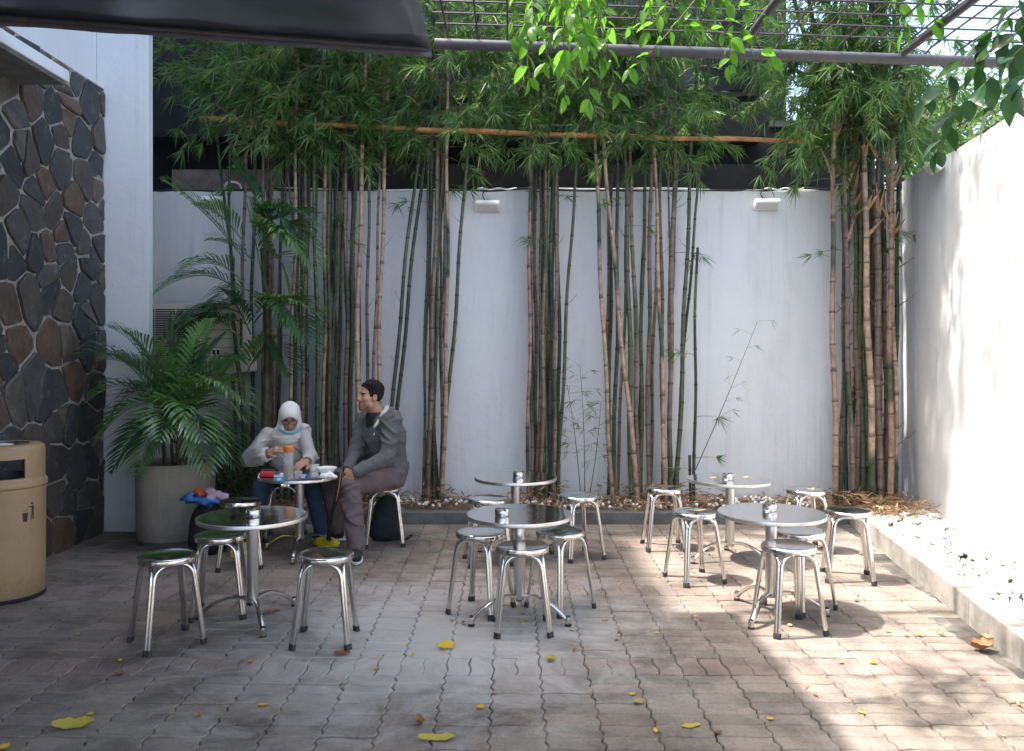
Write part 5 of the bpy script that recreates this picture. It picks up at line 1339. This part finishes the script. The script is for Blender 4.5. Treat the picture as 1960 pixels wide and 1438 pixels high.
def hoodie_f(p):
    d = su(su(hood_core(p), sleeve_l(p), .03), sleeve_r(p), .03)
    d = su(d, union([cone(neck+V3(.085, .075, .0), neck+V3(.10, -.03, -.03), .045, .04), cone(neck+V3(.085, .075, .0), neck+V3(-.02, .115, -.03), .045, .04)], .03)(p), .03)     # folded hood
    return d
hj = folds(hoodie_f, .010, (44, 26, 34), 1.3)
neckcut = union([cone(neck+V3(-.0, -.0, -.02), neck+V3(-.03, -.03, .14), .066, .085), cone(neck+fw*.115+V3(0, 0, -.02), neck+fw*.175+V3(0, 0, -.17), .062, .016), cone(neck+fw*.05+V3(0, 0, .02), neck+fw*.16+V3(0, 0, -.03), .06, .05)], .02)
hj = sub(hj, neckcut, .008)
hj = sub(hj, cone(lwr, lwr+nrm(lwr-lel)*.08, .030, .036), .006); hj = sub(hj, cone(rwr, rwr+nrm(rwr-rel)*.08, .030, .036), .006)
v, q = mesh_sdf(hj, (-1.46, 6.36, .44), (-.78, 7.16, 1.20), .0058); np_mesh('hoodie', v, q, 'hoodie_grey', mroot)
lin = union([cone(V3(-1.03, 6.85, 1.125), V3(-1.035, 6.745, 1.085), .021, .020), cone(V3(-1.035, 6.745, 1.085), V3(-1.098, 6.690, .985), .020, .011), cone(V3(-1.03, 6.85, 1.125), V3(-1.09, 6.90, 1.105), .021, .018)], .012)
v, q = mesh_sdf(lin, neck-.22, neck+.20, .005); np_mesh('hood_lining', v, q, 'hood_lining', mroot)
# zip line, cord, small chest emblem
cf = chest+fw*.165
zp = [Vector(neck+fw*.185+V3(.02, -.02, -.16)), Vector(chest+fw*.172+V3(.012, -.012, -.06)), Vector(chest+fw*.172+V3(.0, .0, -.20))]
off(MB().tube(zp, .004, 5).build('zip', 'black_plastic'), mroot)
# trousers
tr_l = union([cone(lhip, lkn, .100, .076), cone(lkn, lan+V3(0, 0, .0), .077, .068)], .02); tr_r = union([cone(rhip, rkn, .098, .076), cone(rkn, ran, .077, .068)], .02)
tf = folds(lambda p: su(su(tr_l(p), tr_r(p), .02), ell(pel+V3(0, 0, -.015), (.165, .165, .105))(p), .04), .010, (30, 24, 40), .4)
tf = sub(tf, cone(lan-V3(0, 0, .02), lan-V3(0, 0, .12), .058, .06), .006); tf = sub(tf, cone(ran-V3(0, 0, .02), ran-V3(0, 0, .12), .058, .06), .006)
tfc = lambda p: np.maximum(tf(p), .486-p[:, 2]-10*((p[:, 0] < -1.215) | (p[:, 1] < 6.72)))
v, q = mesh_sdf(tf, (-1.66, 6.24, .03), (-.80, 7.18, .74), .006); np_mesh('trousers', v, q, 'trousers_mauve', mroot)
def shoe(root, an, dir_, name='shoe', mat='black_cloth', sole='sole_white', h=.10):
    d = nrm(dir_); s = np.cross((0, 0, 1), d); M = np.array([d, s, (0, 0, 1.)]); c = V3(an[0], an[1], 0)+d*.055
    up = union([ell(c+d*.05+V3(0, 0, .045), (.105, .042, .040), M), ell(c-d*.055+V3(0, 0, .055), (.055, .038, .055), M), cone(V3(an[0], an[1], .05), V3(an[0], an[1], h+.01), .045, .046)], .03)
    f = lambda p: np.maximum(up(p), .020-p[:, 2])
    v, q = mesh_sdf(f, c-.2*np.array([1, 1, .3]), c+.2*np.array([1, 1, .9]), .006); o = np_mesh(name, v, q, mat, root)
    sl = ell(c-d*.002+V3(0, 0, .012), (.150, .052, .06), M); g = lambda p: np.maximum(np.maximum(sl(p), p[:, 2]-.024), .002-p[:, 2])
    v, q = mesh_sdf(g, c-.2*np.array([1, 1, .2]), c+.2*np.array([1, 1, .3]), .006); np_mesh('sole', v, q, sole, None).parent = o
shoe(mroot, lan, (.22, -1, 0)); shoe(mroot, ran, (-1, -.12, 0))
# small white mark on chest
p_ = chest+nrm(V3(-.35, -.94, 0))*.165+V3(.02, -.005, .02); g = MB(); g.add([(p_[0]-.008, p_[1]-.008, p_[2]), (p_[0]+.006, p_[1]-.014, p_[2]), (p_[0]+.002, p_[1]-.011, p_[2]+.022)], [(0, 1, 2)]); off(g.build('chest_emblem', 'white_print'), mroot)

# ---------------------------------------------------------------- the woman in the headscarf
wroot = empty('person', (-1.92, 7.1, 0)); tag(wroot, 'woman in pale headscarf, glasses and light grey jacket bent over her meal', 'person')
pel = V3(-1.93, 7.14, .57); lhip, rhip = V3(-1.84, 7.12, .56), V3(-2.02, 7.12, .56)
lkn, rkn = V3(-1.625, 6.80, .475), V3(-2.03, 6.77, .49); lan, ran = V3(-1.56, 6.84, .10), V3(-2.07, 6.60, .10)
chest = V3(-1.885, 7.05, .80); lsh, rsh = V3(-1.735, 6.97, .900), V3(-2.045, 6.98, .900); neck = V3(-1.865, 6.955, .945)
lel, rel = V3(-1.665, 6.90, .715), V3(-2.145, 6.86, .73); lwr, rwr = V3(-1.655, 6.755, .700), V3(-1.965, 6.70, .765)
hc = V3(-1.825, 6.865, 1.045); HF = frame((.22, -.90, -.34))
hf, HX, HM = head_prims(hc, HF, .90)
nk = cone(HX(-.018, 0, -.05), neck+V3(0, .02, -.05), .048, .052)
lh = hand_prims(lwr+V3(-.003, -.012, 0), (-.35, -.85, -.15), V3(.3, -.1, .9), -1, .45, .95)
rh = hand_prims(rwr+V3(.012, -.006, .006), (.78, -.28, .42), V3(-.35, -.55, .7), 1, .75, .95)
skel = [cone(pel, chest, .09, .09), cone(chest, neck, .08, .05), cone(lsh, rsh, .04, .04), cone(lsh, lel, .036, .03), cone(lel, lwr, .03, .023), cone(rsh, rel, .036, .03), cone(rel, rwr, .03, .023),
        cone(lhip, lkn, .065, .045), cone(lkn, lan, .043, .03), cone(rhip, rkn, .065, .045), cone(rkn, ran, .043, .03), cone(lan-V3(0, 0, .04), lan+V3(.06, -.05, -.064), .026, .018), cone(ran-V3(0, 0, .04), ran+V3(-.03, -.07, -.064), .026, .018), nk]
body = union([union(skel, .03), hf, lh, rh], .010)
v, q = mesh_sdf(body, (-2.30, 6.40, -.02), (-1.40, 7.34, 1.26), .0045)
col = head_cols(v, hc, HF, .90, (.40, .225, .15), (.33, .12, .105))
np_mesh('body', v, q, 'skin', wroot, col)
M_ = HM
def hijab_f(p):
    d = (p-hc)/.90; f, l, u = d @ HF[0], d @ HF[1], d @ HF[2]
    e = ell(HX(-.012, 0, .030), np.array((.118, .098, .118))*.90, M_)(p)
    lo_ = union([ell(HX(-.01, 0, -.055), np.array((.098, .092, .105))*.90, M_), cone(HX(-.02, 0, -.06), neck+V3(-.0, -.03, -.03), .085, .098), ell(neck+V3(.0, -.045, -.055), (.112, .066, .060))], .04)(p)
    d_ = su(e, lo_, .03)-.006*((1-np.abs(2*vno(p*np.array((9., 9., 30.))+4)-1))**2-.3)*np.clip((-.05-u)/.04, 0, 1)-.0022*np.sin(u*70+np.abs(l)*55+3*np.sin(f*22))*np.clip((-.02-u)/.05+.3, .25, 1.6)
    hole = np.sqrt((l/.062)**2+((u+.022)/np.where(u > -.022, .070, .088))**2)-1
    hole = np.maximum(hole*.055, .035-f)
    return -su(-d_, hole*.90, .008)
v, q = mesh_sdf(hijab_f, hc-np.array((.22, .22, .30)), hc+np.array((.22, .24, .18)), .005); np_mesh('headscarf', v, q, 'headscarf', wroot)
# glasses
gl = empty('glasses', hc); 
gl.parent = wroot; gl.matrix_parent_inverse = Matrix.Translation(-Vector(wroot.location))
def gpart(mb, n, m): o = mb.build(n, m, smooth=True); return off(o, gl)
for sg in (-1, 1):
    ring = [Vector(HX(.106-.012*abs(math.cos(t))*0, sg*.034+.029*np.sign(math.cos(t))*abs(math.cos(t))**.7, .000+.021*np.sign(math.sin(t))*abs(math.sin(t))**.7)) for t in np.linspace(0, 2*math.pi, 21)]
    gpart(MB().tube(ring, .0030, 6, cap=False), 'rim', 'black_plastic')
    gpart(MB().tube([Vector(HX(.106, sg*.064, .008)), Vector(HX(.055, sg*.074, .010)), Vector(HX(.0, sg*.078, .008))], .0028, 5), 'temple', 'black_plastic')
gpart(MB().tube([Vector(HX(.106, -.008, .004)), Vector(HX(.110, 0, .007)), Vector(HX(.106, .008, .004))], .0028, 5), 'bridge', 'black_plastic')
# mask under the chin
def mask_f(p):
    d = (p-hc)/.90; f, l, u = d @ HF[0], d @ HF[1], d @ HF[2]
    e = np.abs(ell(HX(-.002, 0, -.070), np.array((.122, .108, .090))*.90, M_)(p))-.0042
    c = u+.122-.25*np.abs(l)-.10*(f-.06)
    return np.maximum(np.maximum(e, np.abs(c)*.9-.027+.0015*np.sin(u*300)), .020-f)
v, q = mesh_sdf(mask_f, hc-.2, hc+.16, .004); np_mesh('face_mask', v, q, 'mask_blue', wroot)
core = union([cone(pel+V3(0, 0, .0), chest, .150, .140), cone(chest, neck+V3(0, .0, -.03), .135, .085), cone(lsh+V3(-.02, 0, -.012), rsh+V3(.02, 0, -.012), .062, .062), ell(chest+V3(0, .0, -.05), (.170, .135, .16)), ell(neck+V3(0, .075, -.02), (.10, .06, .05))], .05)
sl_l = union([cone(lsh, lel, .062, .062), cone(lel, lwr+V3(0, .02, 0), .066, .052)], .02); sl_r = union([cone(rsh, rel, .062, .066), cone(rel, rwr+V3(-.02, .0, 0), .070, .054)], .02)
jf = folds(lambda p: su(su(core(p), sl_l(p), .025), sl_r(p), .025), .016, (36, 24, 28), 2.1)
jf = sub(jf, cone(lwr, lwr+nrm(lwr-lel)*.09, .034, .046), .005); jf = sub(jf, cone(rwr, rwr+nrm(rwr-rel)*.09, .034, .046), .005)
jf = sub(jf, cone(neck+V3(0, -.02, .0), neck+V3(.01, -.05, .12), .07, .08), .008)
v, q = mesh_sdf(jf, (-2.30, 6.62, .44), (-1.50, 7.36, 1.05), .0058); np_mesh('jacket', v, q, 'jacket_grey', wroot)
pk = [Vector(V3(-1.80, 6.90, .80)+V3(.012*i, .004*i, -.012*i)) for i in range(6)]; off(MB().tube(pk, .0035, 5).build('pocket_seam', 'hoodie_grey', smooth=True), wroot)
p_ = V3(-1.775, 6.895, .86); g = MB(); g.tube([p_+V3(0, 0, 0), p_+V3(.004, 0, .016), p_+V3(.014, .004, .016), p_+V3(.017, .004, .0)], .0016, 4); off(g.build('chest_emblem', 'black_plastic'), wroot)
jl = union([cone(lhip, lkn, .090, .068), cone(lkn, lan, .066, .056)], .02); jr = union([cone(rhip, rkn, .090, .068), cone(rkn, ran, .066, .056)], .02)
jn = folds(lambda p: su(su(jl(p), jr(p), .02), ell(pel, (.165, .155, .10))(p), .04), .0045, (40, 26, 34), .9)
jn = sub(jn, cone(lan-V3(0, 0, .02), lan-V3(0, 0, .12), .045, .05), .006); jn = sub(jn, cone(ran-V3(0, 0, .02), ran-V3(0, 0, .12), .045, .05), .006)
v, q = mesh_sdf(jn, (-2.26, 6.46, .03), (-1.44, 7.36, .72), .006); np_mesh('jeans', v, q, 'jeans_navy', wroot)
shoe(wroot, lan, (.75, -.6, 0), 'shoe', 'yellow_rubber', 'yellow_rubber', .06); shoe(wroot, ran, (-.4, -.9, 0), 'shoe', 'yellow_rubber', 'yellow_rubber', .06)
# spoon in her right hand
tip = rwr+V3(.085, -.035, .030)
sp_ = tag(MB().tube([Vector(tip+V3(-.03, 0, .02)), Vector(tip+V3(.04, -.02, -.03)), Vector(tip+V3(.085, -.04, -.06))], [.003, .003, .004], 6).build('spoon', 'satin_steel', smooth=True), 'dark spoon held in the hand of the woman in the headscarf', 'spoon')

# ================================================================== THINGS ON THE FOOD TABLE
T = TZ+.0008
def on(px, py): d = FPX*(EYE-TZ)/(py-HOR); return PX(px, d), d
x, y = on(552, 918)
b_ = empty('bottle', (x, y, T)); tag(b_, 'clear plastic bottle with orange screw cap on the food table', 'bottle')
MB().lathe([(0, 0), (.034, 0), (.037, .004), (.037, .205), (.034, .212), (.032, .206), (.0345, .2), (.0345, .006), (0, .004)], 32).build('bottle_body', 'clear_plastic', b_, smooth=40)
MB().lathe([(.0355, .2065), (.0365, .209), (.0365, .248), (.033, .252), (0, .252)], 32).build('cap', 'orange_plastic', b_, smooth=40)
MB().lathe([(.0, .007), (.015, .007), (.017, .06), (.016, .11), (0, .112)], 16).build('lemon_stick', 'food', b_, smooth=40)
x, y = on(512, 913); r_ = empty('pouch', (x, y, T), .15); tag(r_, 'small red zip pouch with white cord on the food table', 'pouch')
MB().bbox(-.058, .058, -.035, .035, 0.001, .046, .018).build('pouch_body', 'red_fabric', r_, smooth=True)
MB().tube([(-.055, -.03, .03), (-.062, -.045, .012), (-.066, -.05, .004), (-.05, -.052, .004)], .003, 5).build('cord', 'tissue', r_)
MB().bbox(-.05, .06, -.02, .05, .0465, .054, .003).build('phone_flap', 'black_plastic', r_)
for (px, py, w, h, dp, m_, lab, rz) in [(534, 922, .076, .050, .024, 'cyan_pack', 'light blue cigarette pack standing in front of the red pouch', .1), (581, 916, .068, .032, .04, 'blue_pack', 'dark blue pack lying right of the clear bottle', -.1)]:
    x, y = on(px, py); o = MB().bbox(-w/2, w/2, -dp/2, dp/2, 0, h, .003).build('pack', m_); o.location = (x, y, T); o.rotation_euler = (0, 0, rz)
    tag(o, lab, 'pack')
    MB().box(-w/2+.004, w/2-.004, -dp/2-.001, -dp/2-.0002, h*.72, h*.95).build('lid_band', 'white_plastic', o); MB().box(-.012, .018, -dp/2-.001, -dp/2-.0002, h*.2, h*.6).build('print_patch', 'white_plastic', o)
def dish(name, px, py, prof, mat, lab, cat, food=None):
    x, y = on(px, py); r = empty(name, (x, y, T)); tag(r, lab, cat); MB().lathe(prof, 36).build('shell', mat, r, smooth=40)
    if food: MB().lathe(food, 24).build('food', 'food', r, smooth=True)
    return r
dish('bowl', 625, 907, [(0, .001), (.045, .001), (.05, .005), (.078, .040), (.083, .050), (.080, .051), (.072, .040), (.046, .010), (0, .008)], 'foam_white', 'white bowl nearest the man on the food table', 'bowl', [(.066, .034), (.03, .040), (0, .041)])
dish('plate', 566, 897, [(0, .001), (.06, .001), (.085, .016), (.092, .020), (.088, .020), (.06, .006), (0, .005)], 'foam_white', 'white plate under the hand of the woman in the headscarf', 'plate', [(.05, .009), (.025, .022), (0, .026)])
dish('food_tub', 600, 901, [(0, .001), (.038, .001), (.045, .045), (.048, .046), (.043, .044), (.036, .006), (0, .005)], 'foam_white', 'white food tub beside the plate on the food table', 'tub')
dish('glass', 571, 917, [(0, .001), (.025, .001), (.030, .060), (.028, .060), (.0235, .005), (0, .005)], 'clear_plastic', 'small clear tumbler behind the dark blue pack', 'glass')
x, y = on(594, 919); o = MB().bbox(-.10, .09, -.025, .03, 0, .008, .003).build('phone', 'tray_dark'); o.location = (x, y, T); o.rotation_euler = (0, 0, .15); tag(o, 'black phone lying at the front edge of the food table', 'phone')
tg = lambda c, s, k: (lambda p: union([ell(c+np.array(o_)*s, np.array(r_)*s) for o_, r_ in k], .012*s)(p)-.003*np.sin(p[:, 0]*160+3*np.sin(p[:, 2]*90))*np.sin(p[:, 1]*140))
x, y = on(628, 916); c = V3(x, y, T+.018)
v, q = mesh_sdf(lambda p: np.maximum(tg(c, 1.0, [((-.03, 0, 0), (.035, .028, .022)), ((.012, .01, .006), (.030, .026, .026)), ((.045, -.005, -.005), (.026, .02, .016))])(p), T+.001-p[:, 2]), c-.1, c+.1, .005)
tag(np_mesh('tissue', v, q, 'tissue', None), 'crumpled white tissues at the right edge of the food table', 'tissue')
x, y = on(545, 910); c = V3(x, y, T+.012)
o = MB().bbox(-.035, .035, -.03, .03, 0, .016, .004).build('napkin', 'tissue'); o.location = (x, y, T); o.rotation_euler = (0, 0, .4); tag(o, 'folded white napkin between red pouch and bottle', 'napkin')

# camera strap hanging from the table edge, bag under the man, bag by the planter
st = empty('camera_strap', (-1.36, 6.42, .60)); tag(st, 'black camera strap with orange stitching hanging before the man', 'strap')
def ribbon(path, w, wd, m_, n_):
    g = MB(); vs = []
    for p in path: vs += [(p[0]-w*wd[0], p[1]-w*wd[1], p[2]), (p[0]+w*wd[0], p[1]+w*wd[1], p[2])]
    g.add(vs, [(2*i, 2*i+1, 2*i+3, 2*i+2) for i in range(len(path)-1)]); o = off(g.build(n_, m_, smooth=True), st); md = o.modifiers.new('t', 'SOLIDIFY'); md.thickness = .004; return o
pa = [P(652, 905, 6.36), P(650, 930, 6.33), P(643, 960, 6.33), P(632, 985, 6.36), P(628, 1010, 6.40), P(629, 1035, 6.42)]
ribbon(bez(pa[0], pa[1], pa[2], 8)+bez(pa[2], pa[3], pa[5], 9)[1:], .022, (.8, -.6), 'black_cloth', 'band')
ribbon([p+Vector((.004, -.006, 0)) for p in bez(pa[0], pa[1], pa[2], 8)], .003, (.8, -.6), 'strap_orange', 'stitching')
bp = empty('backpack', (-1.05, 7.05, 0)); tag(bp, 'black backpack standing under the stool of the man', 'bag')
c = V3(-1.06, 7.02, .0)
bf = folds(lambda p: np.maximum(union([ell(c+V3(0, .06, .17), (.125, .09, .20)), ell(c+V3(-.04, .0, .10), (.11, .06, .10)), ell(c+V3(0, .05, .06), (.135, .10, .09))], .05)(p), .003-p[:, 2]), .004, (30, 40, 28), .3)
v, q = mesh_sdf(bf, c-np.array((.2, .2, .01)), c+np.array((.2, .25, .42)), .008); np_mesh('bag_body', v, q, 'black_cloth', bp)
off(MB().tube([(-1.15, 7.0, .06), (-1.0, 6.95, .03), (-.88, 6.93, .028), (-.84, 7.0, .05)], .012, 6).build('shoulder_strap', 'black_cloth', smooth=True), bp)
c = V3(-2.42, 6.62, 0)
cb = empty('bag', (c[0], c[1], 0)); tag(cb, 'black bag overflowing with bright clothes beside the planter', 'bag')
bf = folds(lambda p: np.maximum(union([ell(c+V3(0, 0, .16), (.135, .13, .24)), ell(c+V3(.02, 0, .08), (.15, .14, .10))], .05)(p), np.maximum(.003-p[:, 2], p[:, 2]-.42)), .005, (26, 34, 30), 1.0)
v, q = mesh_sdf(bf, c-np.array((.22, .22, .01)), c+np.array((.22, .22, .46)), .008); np_mesh('bag_body', v, q, 'black_cloth', cb)
for nm, m_, prs, lab in [('folded_jacket', 'cloth_blue', [((-.02, -.03, .425), (.155, .10, .026)), ((.06, 0, .43), (.08, .09, .02))], 'blue folded jacket on top of the black bag'),
                  ('cloth', 'cloth_orange', [((-.062, -.01, .480), (.034, .05, .040)), ((-.03, .0, .462), (.07, .06, .016)), ((-.035, -.03, .472), (.02, .05, .03))], 'bright orange cloth lying on the blue jacket'),
                  ('scarf', 'cloth_pink', [((.03, -.02, .490), (.045, .05, .026)), ((.075, -.03, .472), (.05, .06, .020)), ((.12, -.03, .448), (.06, .045, .016)), ((.165, -.055, .405), (.03, .02, .045)), ((.06, -.08, .44), (.03, .02, .035))], 'pale pink and lilac scarf spilling over the bag')]:
    f = folds(union([ell(c+np.array(a), b) for a, b in prs], .03), .022, (60, 50, 70), len(nm))
    v, q = mesh_sdf(f, c+np.array((-.25, -.2, .34)), c+np.array((.27, .2, .58)), .006); tag(np_mesh(nm, v, q, m_, None), lab, 'clothes')
